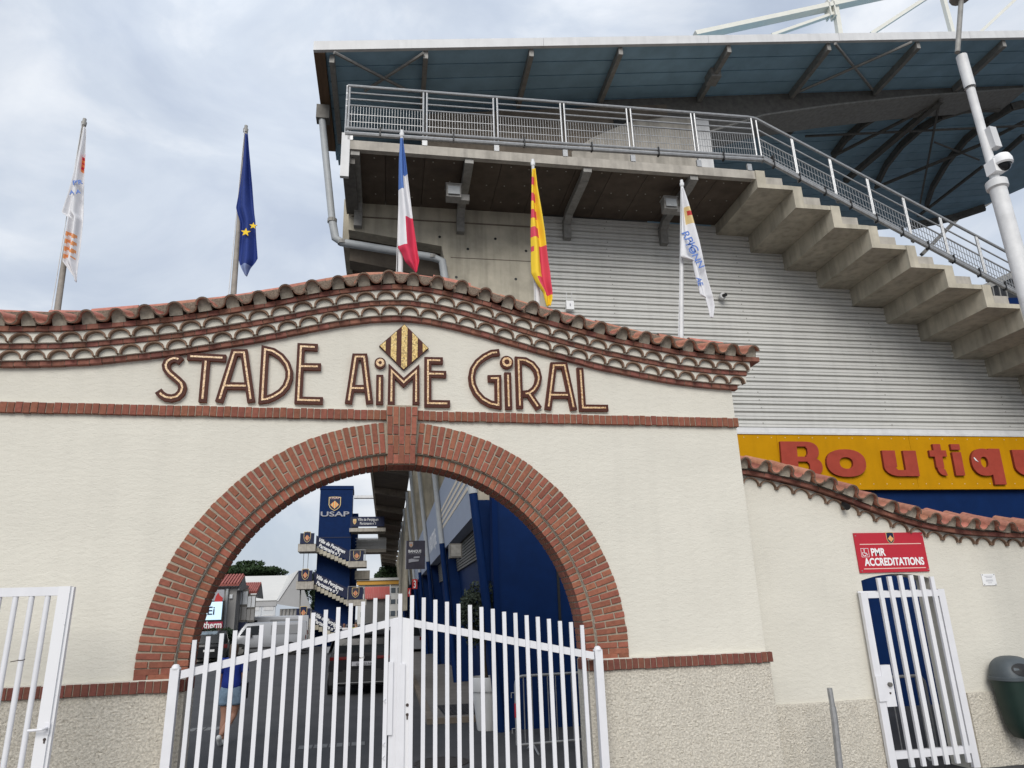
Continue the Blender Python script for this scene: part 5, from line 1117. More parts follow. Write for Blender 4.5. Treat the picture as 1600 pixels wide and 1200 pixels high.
def flight(pl,name):
    # pl: px points already unprojected: left landing box (tl, br), stair banner quad, right landing box
    (a,c,s0,s1,s2,s3,d,e,f)=pl
    slab('landing',(a[0]-.12,0,c[2]-.55),(c[0]+.12,0,c[2]-.0),YT-2.0,YT,concl,tw)
    lb=slab('landing_banner',a,c,YT-2.05,YT-1.98,navyd,tw); slab('landing_side_banner',(a[0],0,a[2]),(a[0]+.05,0,c[2]),YT-2,YT,fascia,tw)
    shield('crest',((a[0]+c[0])/2,YT-2.06,(a[2]+c[2])/2+.1),(1,0,0),.50,.80,lb,top=False,mb=navyd)
    q=MB(); q.hexa([(s0[0],YT-1.5,s3[2]),(s1[0],YT-1.5,s2[2]),(s1[0],YT-1.45,s2[2]),(s0[0],YT-1.45,s3[2]),(s0[0],YT-1.5,s0[2]),(s1[0],YT-1.5,s1[2]),(s1[0],YT-1.45,s1[2]),(s0[0],YT-1.45,s0[2])]); sb_=q.build('stair_banner',navyd,tw)
    u=Vector((s1[0]-s0[0],0,s1[2]-s0[2])).normalized(); up=Vector((-u.z,0,u.x)); mid=Vector(((s0[0]+s1[0])/2-.15,YT-1.53,(s0[2]+s1[2]+s2[2]+s3[2])/4))
    text('lettering','Ville de Perpignan\nPartenaire n°1',mid,u,up,.36,paperw,sb_,fit=(Vector(s1)-Vector(s0)).length*.78,extrude=.01,offset=.012)
    n=9
    for k in range(n):
        x0=s0[0]+(s1[0]-s0[0])*k/n; x1=s0[0]+(s1[0]-s0[0])*(k+1)/n; z=s3[2]+(s2[2]-s3[2])*(k+.5)/n
        q=MB(); q.box((x0,YT-1.5,z-.42),(x1-.02,YT-.02,z-.1)); q.build('step',conc,tw)
    rb=slab('landing_banner',d,e,YT-1.75,YT-1.68,navyd,tw); slab('landing',(d[0]-.1,0,e[2]-.45),(e[0]+.25,0,e[2]),YT-1.7,YT+.3,concl,tw)
    q=MB(); q.tube([(d[0],YT-1.8,e[2]),(d[0],YT-1.8,d[2]+.06),(e[0]+.1,YT-1.8,d[2]+.06),(e[0]+.1,YT-1.8,e[2])],.035,6); q.build('landing_rail',galv,tw)
    shield('crest',((d[0]+e[0])/2,YT-1.76,(d[2]+e[2])/2+.05),(1,0,0),.52,.72,rb,top=False,mb=mauve)
flight([(-4.809,55.3,7.943),(-3.81,55.3,7.188),(-3.706,55.3,7.837),(-1.207,55.3,6.641),(-1.181,55.3,5.946),(-3.668,55.3,7.094),(-1.207,55.3,6.641),(-0.206,55.3,5.929),(-32.278,55.3,53.308)],'a')
flight([(-4.791,55.3,5.285),(-3.807,55.3,4.544),(-3.752,55.3,5.219),(-1.244,55.3,3.988),(-1.215,55.3,3.225),(-3.712,55.3,4.452),(-1.246,55.3,4.033),(-0.164,55.3,3.197),(-32.278,55.3,53.308)],'b')
flight([(-4.771,55.3,2.664),(-3.804,55.3,1.98),(-3.748,55.3,2.59),(-1.279,55.3,1.373),(-1.248,55.3,0.589),(-3.706,55.3,1.803),(-1.279,55.3,1.373),(-0.217,55.3,0.638),(-32.278,55.3,53.308)],'c')
# upper right gangways joining the stand
ug=[(-1.29,57,9.307),(0.684,57,8.554),(-1.345,57,8.182),(0.784,57,8.455),(-1.21,57,7.165),(0.901,57,7.719),(-1.106,57,6.924),(0.927,57,6.701),(-0.863,57,5.491),(0.305,57,4.806)]
gb=slab('gangway_banner',(ug[0][0],0,ug[0][2]),(ug[1][0]+.6,0,ug[1][2]),YT-.6,YT-.55,navyd,tw); slab('gangway_deck',(ug[2][0],0,ug[2][2]),(ug[3][0]+.6,0,ug[3][2]),YT-.6,YT+1.4,concl,tw)
text('lettering','Ville de Perpignan\nPartenaire n°1',((ug[0][0]+ug[1][0])/2+.35,YT-.63,(ug[0][2]+ug[1][2])/2),(1,0,0),(0,0,1),.3,paperw,gb,fit=1.55,extrude=.01)
shield('crest',(ug[0][0]+.32,YT-.62,(ug[0][2]+ug[1][2])/2),(1,0,0),.25,.42,gb,top=False,mb=goldp)
slab('gangway_deck',(xb,0,ug[6][2]-.1),(ug[7][0]+.6,0,ug[6][2]+.15),YT+2,YT+4,concl,tw)
for z in (.25,.5,.75,1.0):
    q=MB(); q.tube([(xb+.3,YT+2,ug[6][2]+z),(ug[7][0]+.6,YT+2,ug[6][2]+z)],.03,6); q.build('gangway_rail',fascia,tw)
slab('gangway_screen',(xb+.4,0,ug[6][2]+.1),(ug[7][0]+.6,0,ug[6][2]+.95),YT+2.05,YT+2.1,fascia,tw)
slab('white_beam',(xb+.1,0,[(-1.25,57,10.847)][0][2]),([(0.827,57,10.593)][0][0]+.8,0,[(0.816,57,11.047)][0][2]),YT,YT+.5,fascia,tw)
slab('rear_landing',ug[8],ug[9],YT+3,YT+5,concl,tw)
for px in [(-4.565,56,6.703),(-4.243,56,6.698)]: 
    q=MB(); q.tube([(px[0],YT-1,[(-4.487,56,5.319)][0][2]),(px[0],YT-1,px[2])],.02,5); q.build('cable',steelg,tw)
q=MB(); q.tube([[(-4.655,56,4.277)][0],[(-4.642,56,2.489)][0]],.05,6); q.build('prop',steelg,tw)
# ---------------------------------------------------------------- tent, grey gatehouse, screen
YN=64.0
tt=thing('marquee_tent','large white marquee tent with a grey gable behind the parked vans','tent',(-14,YN,0))
q=[(-10.382,64,5.636),(-5.702,64,5.823),(-7.193,64,3.467),(-9.208,64,3.473)]; ap_=q[1]; ev=q[2]
z_r=(q[0][2]+q[1][2])/2; z_e=ev[2]; x_e=ev[0]
gd=7.0
b=MB(); b.add([(x_e-14,YN,z_e),(x_e,YN,z_e),(x_e+.3,YN+gd*.75,z_r),(x_e-13.7,YN+gd*.75,z_r)],[(0,1,2,3)]); b.add([(x_e-14,YN,z_e-.08),(x_e,YN,z_e-.08),(x_e+.3,YN+gd*.75,z_r-.08),(x_e-13.7,YN+gd*.75,z_r-.08)],[(0,3,2,1)]); b.build('roof_sheet',tent,tt)
gq=[(-5.702,64,5.823),(-4.4,64,2.88)]
b=MB(); b.add([(x_e,YN,z_e),(ap_[0]+.0,YN+.2,ap_[2]),(x_e+.3,YN+gd*.75,z_r)],[(0,1,2)]); b.build('roof_fold',tent,tt)
b=MB(); b.hexa([(x_e+.02,YN+.05,z_e-.3),(gq[1][0],YN+.3,gq[1][2]-.2),(gq[1][0],YN+.5,gq[1][2]-.2),(x_e+.02,YN+.5,z_e-.3),(x_e+.02,YN+.05,z_e),(ap_[0],YN+.25,ap_[2]-.03),(ap_[0]+.05,YN+.5,ap_[2]-.03),(x_e+.02,YN+.5,z_e)]); b.build('gable',tentg,tt)
b=MB(); b.hexa([(x_e,YN,z_e-.06),(x_e+.15,YN,z_e-.06),(x_e+.15,YN+.15,z_e-.06),(x_e,YN+.15,z_e-.06),(ap_[0]-.05,YN+.15,ap_[2]),(ap_[0]+.12,YN+.15,ap_[2]),(ap_[0]+.12,YN+.3,ap_[2]),(ap_[0]-.05,YN+.3,ap_[2])]); b.build('gable_edge',fascia,tt)
for k in range(5):
    x1=x_e-.05-1.12*k
    b=MB(); b.box((x1-1.08,YN+.1,.2),(x1,YN+.25,z_e-.45)); pn=b.build('wall_panel',shedw,tt)
    for z in (1.1,1.9,2.7,3.4):
        if z<z_e-.6: b=MB(); b.box((x1-.92,YN+.07,z),(x1-.16,YN+.099,z+.45)); b.build('panel_field',tentg if False else fascia,pn)
b=MB(); b.box((x_e-14,YN+.02,z_e-.45),(x_e+.02,YN+.3,z_e-.05)); b.build('eave_band',tentg,tt)
for k in range(9):
    b=MB(); b.box((x_e+.3+.30*k,YN+.5,.2),(x_e+.42+.30*k,YN+.6,gq[1][2]-.1)); b.build('side_bar',steelg,tt)
b=MB(); b.box((x_e+.25,YN+.7,.1),(gq[1][0],YN+.8,gq[1][2]-.1)); b.build('side_wall',tentg,tt)
YH=45.0
gh=thing('gatehouse','grey rendered gatehouse with small red tiled roofs and dark window frames','building',(-11,YH,0))
h=[(-8.162,45,3.982),(-7.285,45,3.961),(-7.009,45,0.604),(-7.087,45,4.567),(-6.365,45,3.939),(-6.923,45,4.275),(-7.97,45,4.585)]
b=MB(); b.box((h[0][0]-1.2,YH,0),(h[1][0],YH+.8,h[1][2])); b.build('front_pier',gbld,gh)
b=MB(); b.box((h[1][0]-.2,YH+.8,0),(h[1][0]+.05,YH+5,h[1][2]+.1)); b.build('side_wall',gbld,gh)
for k,(y0,dz) in enumerate(((YH-.2,0),(YH+3.2,-.35))):
    x0=h[0][0]-.8+1.0*k; x1=h[1][0]+.15+.55*k
    b=MB(); 
    for j in range(11):
        xa_=x0+(x1-x0)*j/11; b.hexa([(xa_,y0-.2,h[1][2]+dz-.02),(xa_+.10,y0-.2,h[1][2]+dz-.02),(xa_+.10,y0+1.6,h[3][2]+dz),(xa_,y0+1.6,h[3][2]+dz),(xa_,y0-.2,h[1][2]+dz+.10),(xa_+.10,y0-.2,h[1][2]+dz+.10),(xa_+.10,y0+1.6,h[3][2]+dz+.1),(xa_,y0+1.6,h[3][2]+dz+.1)])
    b.hexa([(x0,y0-.2,h[1][2]+dz-.06),(x1,y0-.2,h[1][2]+dz-.06),(x1,y0+1.6,h[3][2]+dz-.04),(x0,y0+1.6,h[3][2]+dz-.04),(x0,y0-.2,h[1][2]+dz),(x1,y0-.2,h[1][2]+dz),(x1,y0+1.6,h[3][2]+dz+.02),(x0,y0+1.6,h[3][2]+dz+.02)])
    b.build('tile_roof',redtl,gh)
    b=MB(); b.prism([(0,0),(1,0),(1,1)],0,1) if False else b.hexa([(x1-.1,y0,h[1][2]+dz-.3),(x1,y0,h[1][2]+dz-.3),(x1,y0+3,h[1][2]+dz-.3),(x1-.1,y0+3,h[1][2]+dz-.3),(x1-.1,y0+1.5,h[3][2]+dz-.05),(x1,y0+1.5,h[3][2]+dz-.05),(x1,y0+1.7,h[3][2]+dz-.05),(x1-.1,y0+1.7,h[3][2]+dz-.05)]); b.build('gable_wall',gbld,gh)
b=MB(); b.box((h[0][0]-1.0,YH-.25,h[1][2]-.12),(h[1][0]+.05,YH-.05,h[1][2]+.0)); b.build('gutter',pipe_g,gh)
pq=[(-7.776,44.9,3.755),(-7.625,44.9,0.802)]; b=MB(); b.tube([(pq[0][0],44.85,0),(pq[0][0],44.85,pq[0][2])],.07,8); b.build('rain_pipe',pipe_g,gh)
wq=[(-7.458,46.2,3.755),(-6.809,46.2,1.929),(-6.856,46.2,3.447),(-6.378,46.2,1.915),(-7.482,46.2,1.88),(-6.72,46.2,1.251)]
for i,(a,c) in enumerate(((wq[0],wq[1]),(wq[2],wq[3]))):
    fr=slab('window_frame',a,c,46.2,46.3,steeld,gh); w_=(c[0]-a[0]); hh=a[2]-c[2]
    for u in range(2):
        for v in range(2):
            b=MB(); b.box((a[0]+w_*(.06+.48*u),46.17,c[2]+hh*(.05+.48*v)),(a[0]+w_*(.46+.48*u),46.2,c[2]+hh*(.45+.48*v))); b.build('pane',shedw if v else gbld,fr)
slab('dark_doorway',wq[4],wq[5],46.1,46.2,navyd,gh)
mq=[(-7.644,44.9,3.434),(-7.487,44.9,3.218)]; slab('meter_box',mq[0],mq[1],44.9,45,shedw,gh)
sq=[(-8.706,44,2.992),(-7.833,44,3.036),(-7.783,44,2.079),(-8.653,44,2.074),(-8.677,44,1.974),(-7.735,44,1.538),(-8.906,44,3.684),(-7.799,44,3.035)]
sc1=thing('led_screen','bright blue LED advertising screen beside the grey gatehouse','screen',(sq[0][0]+.5,44,sq[3][2]))
slab('display',(sq[0][0]-1.2,0,sq[1][2]),(sq[1][0],0,sq[2][2]),43.95,44.1,led,sc1); slab('cabinet',(sq[0][0]-1.3,0,sq[1][2]+.06),(sq[1][0]+.06,0,sq[2][2]-.06),44.0,44.3,black,sc1)
text('lettering','Ei',([(-8.392,44,2.506)][0][0],43.93,[(-8.395,44,2.54)][0][2]),(1,0,0),(0,0,1),.62,navyd,sc1,fit=.36,extrude=.01,offset=.008)
rs=thing('red_shop_sign','red sign with white letters under the LED screen','sign',(sq[4][0]+.5,44,sq[5][2]))
slab('sign_board',(sq[4][0]-1.2,0,sq[4][2]),(sq[5][0],0,sq[5][2]),43.95,44.1,mat('sign_crimson',(.28,.012,.04),.5),rs); text('lettering','therm',([(-8.29,44,1.759)][0][0]+.05,43.93,[(-8.293,44,1.793)][0][2]),(1,0,0),(0,0,1),.50,paperw,rs,fit=.95,extrude=.01,offset=.008)
po=thing('poster','pale poster with a red figure above the LED screen','poster',(sq[6][0]+.5,44,sq[7][2])); slab('sheet',(sq[6][0]-1,0,sq[6][2]),(sq[7][0],0,sq[7][2]),44.02,44.1,greyp,po)
b=MB(); fp_=[(-8.27,43.98,3.048),(-8.227,43.98,3.321),(-8.11,43.98,3.525),(-8.03,43.98,3.385),(-7.848,43.98,3.242),(-7.863,43.98,3.036)]; b.prism([(p[0],p[2]) for p in fp_],43.98,44.01); b.build('red_figure',redpr,po)
# ---------------------------------------------------------------- far buildings
fb=thing('white_office_block','white office block with ochre eaves and long window bands far down the alley','building',(3,98,0))
o=[(-0.933,98,6.256),(6.944,98,6.402),(-0.914,98,5.694),(6.949,98,5.829),(2.379,98,5.131),(6.958,98,4.772),(6.972,98,3.159),(6.984,98,1.802)]
b=MB(); b.box((o[0][0],98,0),(o[1][0]+8,108,o[1][2])); b.build('wall',facw,fb)
b=MB(); b.box((o[0][0]-.3,97.4,o[1][2]-.05),(o[1][0]+8,108,o[1][2]+.25)); b.build('roof_edge',facw,fb); b=MB(); b.box((o[0][0]-.2,97.6,o[3][2]),(o[1][0]+8,97.98,o[1][2]-.06)); b.build('ochre_eave',ochre,fb)
zz=[[(4.86,98,5.392)][0][2],[(4.87,98,4.745)][0][2],[(4.883,98,3.94)][0][2],[(4.891,98,3.379)][0][2],[(4.905,98,2.502)][0][2],[(4.915,98,1.867)][0][2]]
for i in range(3):
    for k in range(9):
        x0=o[0][0]+.4+1.55*k; b=MB(); b.box((x0,97.93,zz[2*i+1]),(x0+1.3,97.99,zz[2*i])); w_=b.build('window',glassl,fb); b=MB(); b.box((x0+.62,97.90,zz[2*i+1]),(x0+.70,97.929,zz[2*i])); b.build('mullion',facw,w_)
sd_=thing('red_roofed_shed','low pale shed with a red sheet roof beyond the stair tower','shed',(0,70,0))
s=[(-0.122,70,4.468),(2.225,70,4.468),(-0.092,70,3.498),(2.13,70,3.437),(2.335,70,2.069)]
b=MB(); 
for k in range(14): x0=s[0][0]+(s[1][0]-s[0][0])*k/14; b.hexa([(x0,69,s[3][2]),(x0+.16,69,s[3][2]),(x0+.16,70.5,s[1][2]),(x0,70.5,s[1][2]),(x0,69,s[3][2]+.12),(x0+.16,69,s[3][2]+.12),(x0+.16,70.5,s[1][2]+.12),(x0,70.5,s[1][2]+.12)])
b.build('roof_sheet',redsh,sd_); b=MB(); b.box((s[0][0],69.3,0),(s[1][0],72,s[3][2]+.05)); b.build('wall',gbld,sd_); b=MB(); b.hexa([(s[1][0],68.9,s[3][2]-.1),(s[1][0]+.12,68.9,s[3][2]-.1),(s[1][0]+.12,70.5,s[1][2]),(s[1][0],70.5,s[1][2]),(s[1][0],68.9,s[3][2]+.2),(s[1][0]+.12,68.9,s[3][2]+.2),(s[1][0]+.12,70.5,s[1][2]+.25),(s[1][0],70.5,s[1][2]+.25)]); b.build('verge_board',facw,sd_)
# ---------------------------------------------------------------- signs in the alley
bq=[(1.43,27,4.631),(2.067,27,4.599),(2.12,27,3.607),(1.444,27,3.643)]
bs=thing('bank_banner','dark hanging banner with white bank lettering under the stand','banner',(bq[0][0]+.3,27,bq[2][2]))
x0,x1=bq[0][0],bq[2][0]; z1,z0=bq[0][2],bq[2][2]; w_=x1-x0; hh=z1-z0
slab('panel',(x0,0,z1),(x1,0,z0),26.97,27.03,mauve,bs); slab('side_batten',(x0-.02,0,z1),(x0,0,z0),26.96,27.04,greyp,bs)
text('lettering','BANQUE',(x0+w_*.45,26.95,z0+hh*.62),(1,0,0),(0,0,1),.13,paperw,bs,fit=w_*.68,extrude=.003,offset=.003); text('lettering','POPULAIRE',(x0+w_*.45,26.95,z0+hh*.54),(1,0,0),(0,0,1),.08,greyp,bs,fit=w_*.62,extrude=.003)
b=MB(); cxx,czz=x0+w_*.42,z0+hh*.32
b.prism([(cxx-.2,czz-.10),(cxx-.05,czz-.07),(cxx+.16,czz-.05),(cxx+.18,czz+.01),(cxx+.02,czz+.02),(cxx-.08,czz+.05),(cxx-.2,czz+.02)],26.945,26.965); b.prism([(cxx-.03,czz+.05),(cxx+.2,czz+.07),(cxx+.2,czz+.13),(cxx-.01,czz+.12)],26.945,26.965); b.build('hand_symbol',greyp,bs)
shield('crest',(x0+w_*.25,26.965,z0+hh*.86),(1,0,0),.14,.20,bs,top=False,mb=greyp)
def numsign(q,n,label,y):
    t=thing('number_sign',label,'sign',(q[0][0],y,q[1][2]),'red numbered gate signs'); slab('plate',(q[0][0],0,q[0][2]),(q[1][0],0,q[1][2]),y-.02,y+.02,redpr,t); text('lettering',n,((q[0][0]+q[1][0])/2,y-.04,(q[0][2]+q[1][2])/2-.03),(1,0,0),(0,0,1),.5,paperw,t,fit=(q[1][0]-q[0][0])*.42,extrude=.005,offset=.006)
numsign([(2.21,36,3.656),(2.462,36,3.201)],'3','larger red sign with the number 3 on the stand back wall',36); numsign([(2.445,44,3.508),(2.638,44,3.031)],'4','smaller red sign with the number 4, farther along the stand back wall',44)
lq=[(2.035,18.2,3.697),(2.34,18.2,3.347)]
ls=thing('loudspeaker','grey box loudspeaker hung under the shop shutters','loudspeaker',(lq[0][0],18.2,lq[1][2])); slab('cabinet',lq[0],lq[1],18.05,18.4,steeld,ls); slab('grille',(lq[0][0]+.03,0,lq[0][2]-.03),(lq[1][0]-.03,0,lq[1][2]+.03),18.03,18.05,steelg,ls)
# ---------------------------------------------------------------- end of the opposite stand, glimpsed right of the steps
q=[(80.864,75,42.278),(96.903,75,49.383),(96.567,75,48.323),(80.602,75,41.298),(94.029,75,40.321),(80.135,75,39.55),(85.437,75,40.037),(88.106,75,41.254),(85.888,75,41.611),(85.863,75,40.061)]
fs_=thing('opposite_stand','dark roof end of the opposite stand glimpsed below the stair railing at the right edge','stadium stand',(q[0][0],75,0))
b=MB(); b.prism([(q[0][0],q[0][2]),(q[1][0],q[1][2]),(q[2][0],q[2][2]),(q[3][0],q[3][2])],75,77); b.build('roof_edge',steelg,fs_)
b=MB(); b.prism([(q[3][0],q[3][2]),(q[2][0],q[2][2]-.1),(q[4][0],q[4][2]),(q[5][0],q[5][2])],75.5,76); b.build('dark_wall',black,fs_)
b=MB(); b.prism([(q[5][0],q[5][2]+1.1),(q[4][0],q[4][2]+1.6),(q[4][0],q[4][2]-6),(q[5][0],q[5][2]-6)],74.8,75.2); b.build('seating',navym,fs_)
for k in range(6): b=MB(); x=q[3][0]+1.1*k; b.beam((x,74.9,q[5][2]+.6),(x+.2,74.9,q[3][2]+.42*k+.2),.12,.12); b.build('post',steelg,fs_)
b=MB(); b.box((q[0][0]+.3,75.6,0),(q[0][0]+.8,76.2,q[5][2]-5)); b.build('pier',conc,fs_)
# ---------------------------------------------------------------- vehicles
def car(label,cat,loc,yaw,L_,W_,H,kind,paint,plate=None,group='vehicles parked in the alley',badge=False):
    """x forward, origin on the ground at the middle"""
    t=thing('parked_car' if kind!='van' else 'parked_van',label,cat,loc,group)
    Mr=Matrix.Rotation(yaw,4,'Z'); o=Vector(loc)
    def T(b): b.v=[tuple(o+Mr@Vector(p)) for p in b.v]; return b
    hw=W_/2; zs=.20 if kind!='suv' else .24
    belt=H*.60
    # stations: x, z_low, z_shoulder, z_roof(or None), half widths
    if kind=='van': prof=[(-.5,.34,.97,.985),(-.485,.24,.995,1),(-.2,.2,1,1.0),(.12,.2,1,1),(.27,.2,.985,.985),(.36,.2,.72,.66),(.46,.22,.60,.53),(.495,.28,.50,.42),(.5,.36,.44,.40)]
    elif kind=='suv': prof=[(-.5,.36,.60,.63),(-.494,.26,.86,.90),(-.48,.24,.955,.975),(-.30,.2,.985,.99),(-.05,.2,1,1),(.08,.2,.98,.975),(.22,.2,.66,.64),(.42,.22,.60,.58),(.485,.26,.52,.5),(.5,.36,.46,.44)]
    else: prof=[(-.5,.34,.52,.55),(-.485,.25,.66,.72),(-.42,.2,.90,.93),(-.25,.2,.985,.99),(0,.2,1,1),(.08,.2,.97,.965),(.24,.2,.64,.62),(.42,.22,.56,.54),(.49,.28,.46,.44),(.5,.36,.40,.4)]
    rings=[]
    for fx,zl,zr,zr2 in prof:
        x=fx*L_; z0=zl*H*.62 if zl<.3 else zl*H*.75; zt=zr*H; zb=min(belt,zt*.93); e=.94 if abs(fx)>.47 else 1
        wr=.80 if zt>belt*1.05 else .93
        if kind=='van': wr=.90 if zt>belt*1.05 else .93
        rings.append([(x,-hw*.86*e,z0),(x,-hw*.97*e,z0+.12),(x,-hw*e,(z0+zb)*.55),(x,-hw*.985*e,zb),(x,-hw*wr*e,zt-.06),(x,-hw*(wr-.09)*e,zt),(x,hw*(wr-.09)*e,zt),(x,hw*wr*e,zt-.06),(x,hw*.985*e,zb),(x,hw*e,(z0+zb)*.55),(x,hw*.97*e,z0+.12),(x,hw*.86*e,z0)])
    b=MB(); loft(b,rings); body=T(b).build('body',paint,t,smooth=True)
    # wheels
    rw=.335 if kind!='suv' else .365
    for fx in (-.305,.315):
        for s in (-1,1):
            x=fx*L_; y0=s*(hw-.20); y1=s*(hw+.005)
            b=MB(); n=18
            for ra,ya,yb in ((rw,y0,y1),): b.tube([(x,y0,rw),(x,y0+(y1-y0)*.08,rw),(x,y0+(y1-y0)*.92,rw),(x,y1,rw)],[rw*.93,rw,rw,rw*.93],n)
            w=T(b).build('wheel',rub,t,smooth=True); b=MB(); b.tube([(x,y1-s*.02,rw),(x,y1+s*.006,rw)],[rw*.64,rw*.60],12); T(b).build('rim',steelg,w,smooth=True)
            b=MB(); b.tube([(x,s*(hw-.02),rw*1.02),(x,s*(hw+.003),rw*1.02)],rw*1.16,18); T(b).build('wheel_arch',black,t,smooth=True)
    def quad(n,p,m,par=t,th=.012):
        b=MB(); p=[Vector(q) for q in p]; nn=(p[1]-p[0]).cross(p[2]-p[0]).normalized()*th; b.hexa([q-nn*.2 for q in p]+[q+nn for q in p]); return T(b).build(n,m,par)
    # rear glass, lights, plate, bumper
    if kind=='suv':
        q=quad('rear_window',[(-.490*L_,hw*.70,H*.90),(-.490*L_,-hw*.70,H*.90),(-.500*L_,-hw*.82,H*.655),(-.500*L_,hw*.82,H*.655)],glassd,th=.02)
        quad('spoiler',[(-.46*L_,hw*.72,H*.985),(-.46*L_,-hw*.72,H*.985),(-.505*L_,-hw*.70,H*.935),(-.505*L_,hw*.70,H*.935)],paint,th=.04)
        for s in (-1,1): quad('tail_light',[(-.502*L_,s*hw*.93,H*.60),(-.502*L_,s*hw*.42,H*.60),(-.504*L_,s*hw*.42,H*.555),(-.500*L_,s*hw*.93,H*.55)],redl,th=.03*s)
        b=MB(); b.box((-.512*L_,-hw*.93,.30),(-.44*L_,hw*.93,.62)); bu=T(b).build('bumper',mat('bumper_black',(.02,.02,.021),.4),t)
        b=MB(); b.box((-.518*L_,-hw*.80,.335),(-.511*L_,hw*.80,.348)); T(b).build('chrome_strip',galv,bu)
        b=MB(); b.box((-.506*L_,-.28,H*.455),(-.498*L_,.28,H*.52)); pl=T(b).build('number_plate',greyp,t)
        b=MB(); b.box((-.51*L_,-hw*.55,.62),(-.497*L_,hw*.55,.66)); T(b).build('tailgate_lip',black,t)
        if badge:
            b=MB(); b.tube([Vector((-.512*L_,.055*math.cos(2*PI*k/16),H*.585+.055*math.sin(2*PI*k/16))) for k in range(17)],.009,6,cap=False); T(b).build('round_badge',galv,t)
        for s in (-1,1):
            b=MB(); b.box((.08*L_,s*hw,H*.60),(.12*L_,s*(hw+.20),H*.70)); T(b).build('wing_mirror',carsil if s>0 else black,t)
            quad('side_window',[(-.42*L_,s*(hw*.86),H*.90),(.02*L_,s*(hw*.86),H*.93),(.16*L_,s*hw*.995,H*.63),(-.44*L_,s*hw*.995,H*.63)],glassd,th=.016)
            b=MB(); b.box((-.42*L_,s*hw*.74,H*.985),(.05*L_,s*hw*.79,H*1.02)); T(b).build('roof_rail',galv,t)
    else:
        for s in (-1,1):
            if kind=='van':
                quad('side_window',[(.10*L_,s*hw*.945,H*.90),(.25*L_,s*hw*.945,H*.89),(.33*L_,s*hw*1.0,H*.63),(.10*L_,s*hw*1.0,H*.63)],glassd,th=.016)
                quad('panel_recess',[(-.42*L_,s*hw*.955,H*.90),(-.05*L_,s*hw*.955,H*.90),(-.05*L_,s*hw*1.0,H*.63),(-.42*L_,s*hw*1.0,H*.63)],mat('van_panel',(.22,.225,.235),.35),th=.010)
                b=MB(); b.box((-.45*L_,s*hw*.99,.42),(.30*L_,s*hw*1.012,.50)); T(b).build('side_strip',black,t)
                b=MB(); b.box((.085*L_,s*hw*1.0,.35),(.088*L_,s*hw*1.006,H*.62)); T(b).build('door_gap',black,t)
            else:
                quad('side_window',[(-.36*L_,s*(hw*.85),H*.90),(.04*L_,s*(hw*.85),H*.92),(.18*L_,s*hw*.995,H*.62),(-.40*L_,s*hw*.995,H*.62)],glassd,th=.016)
            b=MB(); b.box((.18*L_,s*hw*.98,H*.58),(.22*L_,s*(hw+.16),H*.68)); T(b).build('wing_mirror',black,t)
            quad('headlight',[(.492*L_,s*hw*.90,H*.44),(.495*L_,s*hw*.45,H*.42),(.500*L_,s*hw*.45,H*.36),(.497*L_,s*hw*.90,H*.37)],glassl,th=.03*s)
            quad('tail_light',[(-.498*L_,s*hw*.95,H*.58),(-.499*L_,s*hw*.72,H*.58),(-.503*L_,s*hw*.72,H*.46),(-.500*L_,s*hw*.95,H*.46)],redl,th=.03*s)
        fx=(.27,.985,.36,.70) if kind=='van' else (.09,.96,.235,.64)
        quad('windscreen',[(fx[0]*L_,-hw*.70,fx[1]*H),(fx[0]*L_,hw*.70,fx[1]*H),(fx[2]*L_,hw*.82,fx[3]*H),(fx[2]*L_,-hw*.82,fx[3]*H)],glassd,th=.02)
        zz=(.90,.62) if kind!='van' else (.9,.6)
        quad('rear_window',[(-.455*L_ if kind!='van' else -.497*L_,hw*.66,zz[0]*H),(-.455*L_ if kind!='van' else -.497*L_,-hw*.66,zz[0]*H),(-.50*L_,-hw*.76,zz[1]*H),(-.50*L_,hw*.76,zz[1]*H)],glassd,th=.025)
        b=MB(); b.box((-.507*L_,-.26,H*.36),(-.499*L_,.26,H*.43)); T(b).build('number_plate',fascia,t)
        b=MB(); b.box((.49*L_,-hw*.7,.28),(.506*L_,hw*.7,.48)); T(b).build('grille',black,t)
        b=MB(); b.box((-.51*L_,-hw*.9,.26),(-.47*L_,hw*.9,.50)); T(b).build('bumper',black if kind=='van' else paint,t)
    return t
up=PI/2
c=car('black SUV with a round badge parked behind the double gate, seen from the rear','car',(.02,23.4,0),up-.02,4.6,1.86,1.66,'suv',carblk,badge=True)
text('plate_number','GA-253-NK',(.03,21.045,.80),(1,0,0),(0,0,1),.10,black,c,fit=.44,extrude=.002)
car('black hatchback parked beside the grey gatehouse, rear towards us','car',(-7.9,42.5,0),up+.12,4.2,1.8,1.52,'hatch',carblk)
car('grey car half hidden by the hedge near the LED screen','car',(-11.0,44.2,0),up+.3,4.2,1.78,1.45,'hatch',cargry)
vn=car('silver delivery van with a yellow door sticker parked before the stair tower','van',(-5.6,46.5,0),PI+.06,4.4,1.85,1.86,'van',carsil)
b=MB(); b.box((-6.95,45.52,.78),(-6.62,45.545,.98)); b.build('door_sticker',yel,vn)
car('taller pale van parked right behind the silver van','van',(-6.2,50.8,0),PI+.04,5.2,2.0,2.2,'van',carwht)
car('dark grey car parked along the stand right of the SUV','car',(3.0-.75,43.0,0),up+.02,4.3,1.8,1.5,'hatch',cargry)
car('dark car parked far down the alley before the pale shed','car',(.3,56.0,0),PI+.1,4.3,1.8,1.5,'hatch',carblk)
